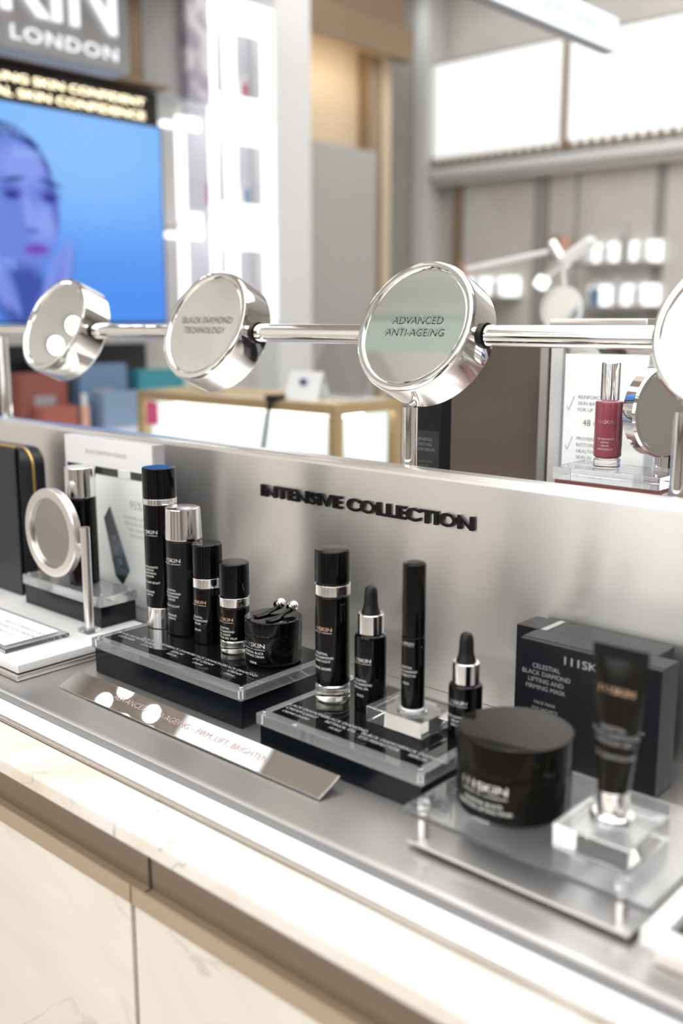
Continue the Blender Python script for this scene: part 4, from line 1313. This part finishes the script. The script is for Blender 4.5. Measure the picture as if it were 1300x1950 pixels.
# ================================================================== ACRYLIC TABLE, BIG JAR, TUBE, BOXES
pl = thing('steel_base_plate', 'thin steel base plate under the clear acrylic table', 'plate', (-0.387, 0.629, 0.0005))
MB().box(-0.103, 0.105, 0.0, 0.16, 0.0042, 0.0075, M['deck'], 0.0012).build('plate', pl)
for x in (-0.085, 0.087):
    for y in (0.02, 0.14):
        MB().lathe(rprof(0.006, 0, 0.0040, 0.0003), M['rubber'], 20, cx=x, cy=y).build('foot', pl)
tb = thing('acrylic_table', 'small clear acrylic table on pegs carrying the large jar', 'display stand', (-0.387, 0.629, 0.0082))
ZS = 0.0204
MB().box(-0.112, 0.118, 0.003, 0.168, ZS, ZS + 0.0048, M['thin'] if False else M['acrylic'], 0.0010).build('clear_top', tb)
for x in (-0.095, 0.091):
    for y in (0.014, 0.155):
        MB().lathe(rprof(0.0055, 0.0, ZS - 0.0003, 0.0006), M['chrome'], 32, cx=x, cy=y).build('leg', tb)
        mbx = MB().lathe(rprof(0.0058, ZS + 0.0050, ZS + 0.0125, 0.0008), M['acrylic'], 32, cx=x, cy=y)
        mbx.build('leg_cap', tb)
zt_ = 0.0082 + ZS + 0.0050
t = thing('cream_jar', 'large glossy black cream jar on the clear acrylic table', 'jar', (-0.430, 0.704, zt_))
MB().lathe([(0, 0), (0.0435, 0), (0.0480, 0.002), (0.0498, 0.006), (0.0500, 0.0415), (0.0488, 0.0440), (0, 0.0440)], M['jar_brown'], 96).build('body', t)
MB().lathe([(0, 0.0445), (0.0502, 0.0445), (0.0504, 0.0458), (0.0504, 0.0675), (0.0498, 0.0695), (0.0480, 0.0703), (0, 0.0703)], M['jar_brown'], 96).build('lid', t)
logo(t, 0.0500, 0.0300, 0.046, M['foil_silver'], ('CELESTIAL BLACK', 'DIAMOND LIFTING MASK', '', 'MASQUE'), 0.0175, M['print_white'], lh=0.0034, step=0.0055)
ktb = thing('acrylic_block', 'clear acrylic block on the table, gripping the squeeze tube cap', 'holder', (-0.333, 0.697, zt_))
MB().box(-0.033, 0.033, -0.036, 0.036, 0.0, 0.0215, M['acrylic'], 0.0012).build('block', ktb)
t = thing('squeeze_tube', 'dark squeeze tube standing cap down with flat crimped end up', 'tube', (-0.333, 0.697, zt_ + 0.0220))
MB().lathe([(0, 0), (0.0175, 0), (0.0178, 0.001), (0.0178, 0.006), (0.0160, 0.0075), (0.0125, 0.0078), (0.0125, 0.026), (0.0118, 0.027), (0, 0.027)], M['silver'], 48).build('cap', t)
mb = MB()
b = bmesh.new()
rings = []
for k in range(13):
    u = k / 12
    z = 0.0274 + u * 0.107
    ra = 0.0128 + (0.0225 - 0.0128) * min(1, u * 1.15)
    rbb = 0.0128 * (1 - u) ** 0.75 + 0.0006
    rings.append([b.verts.new((ra * math.cos(2 * PI * j / 40), rbb * math.sin(2 * PI * j / 40), z)) for j in range(40)])
for r1_, r2_ in zip(rings, rings[1:]):
    for j in range(40):
        b.faces.new((r1_[j], r1_[(j + 1) % 40], r2_[(j + 1) % 40], r2_[j]))
b.faces.new(rings[0][::-1])
b.faces.new(rings[-1])
mb.merge(b, M['tube'])
mb.build('tube_body', t, angle=50)
MB().box(-0.0235, 0.0235, -0.0011, 0.0011, 0.1335, 0.1450, M['black_satin'], 0.0005).build('crimped_end', t)
mb = MB()


def on_tube(u, v, tt):
    k = (v - 0.0274) / 0.107
    rbb = 0.0128 * (1 - k) ** 0.75 + 0.0006
    ra = 0.0128 + (0.0225 - 0.0128) * min(1, k * 1.15)
    return (u, -rbb * math.sqrt(max(0.0, 1 - (u / ra) ** 2)) - 0.0004, v)


text(mb, '111SKIN', M['foil_gold'], on_tube, 0.030, 0.0055, 0, 0.107, bold=0.01)
for k, s in enumerate(('CELESTIAL', 'BLACK DIAMOND', 'CONTOUR GEL', '', 'GEL CONTOUR')):
    if s:
        text(mb, s, M['print_dim'], on_tube, None, 0.0034, 0, 0.078 - 0.0056 * k)
mb.build('lettering', t, smooth=False)

bx = thing('mask_carton', 'wide black mask carton standing behind the large jar and tube', 'box', (-0.444, 0.875, 0.0005))
MB().box(-0.077, 0.077, -0.019, 0.019, 0, 0.1285, M['card_black'], 0.0012).build('carton', bx)
MB().box(-0.0768, 0.0768, -0.0125, 0.0125, 0.1286, 0.1290, M['card_black']).build('lid_flap', bx)
mb = MB()
g = on_front(-0.0193)
text(mb, '111SKIN', M['print_dim'], g, 0.050, 0.0085, 0.000, 0.111, bold=0.01)
for k, s in enumerate(('CELESTIAL', 'BLACK DIAMOND', 'LIFTING AND', 'FIRMING MASK')):
    text(mb, s, M['print_dim'], g, None, 0.0048, -0.045, 0.100 - 0.0075 * k)
for k, s in enumerate(('FACE MASK', 'FIVE SACHETS')):
    text(mb, s, M['print_dim'], g, None, 0.0034, -0.045, 0.062 - 0.0065 * k)
for k, s in enumerate(('MASQUE VISAGE', 'LIFTANT')):
    text(mb, s, M['print_dim'], g, None, 0.0040, 0.046, 0.060 - 0.0065 * k)
mb.build('lettering', bx, smooth=False)
b2 = thing('mask_carton', 'black mask carton leaning close behind the wide one, its edge showing', 'box', (-0.470, 0.916, 0.0005))
MB().box(-0.080, 0.080, -0.0205, 0.0205, 0, 0.1275, M['card_black'], 0.0012).build('carton', b2)
MB().box(-0.050, -0.043, -0.0205, 0.020, 0.1276, 0.1280, M['print_dim']).build('seal_strip', b2)

# white framed tray at the near end
wt = thing('white_tester_tray', 'white framed tester tray at the near end of the counter, partly cropped', 'tray', (-0.10, 0.665, 0.0005))
MB().box(-0.16, 0.18, -0.045, 0.045, 0, 0.018, M['satin_metal'], 0.002).build('base', wt)
mb = MB()
mb.box(-0.165, 0.19, -0.058, -0.046, 0.019, 0.032, M['white'], 0.0015)
mb.box(-0.165, 0.19, 0.046, 0.058, 0.019, 0.032, M['white'], 0.0015)
mb.box(-0.165, -0.150, -0.0458, 0.0458, 0.019, 0.032, M['white'], 0.0015)
mb.box(0.175, 0.19, -0.0458, 0.0458, 0.019, 0.032, M['white'], 0.0015)
mb.build('white_frame', wt)
MB().box(-0.1495, 0.1745, -0.0455, 0.0455, 0.0185, 0.022, M['insert']).build('dark_floor', wt)
t = thing('white_tester_pot', 'small white pot sitting in the white framed tester tray', 'pot', (-0.205, 0.660, 0.0227))
MB().lathe(rprof(0.016, 0, 0.016, 0.002), M['white'], 40).build('body', t)
MB().lathe(rprof(0.0165, 0.0163, 0.024, 0.002), M['white'], 40).build('lid', t)
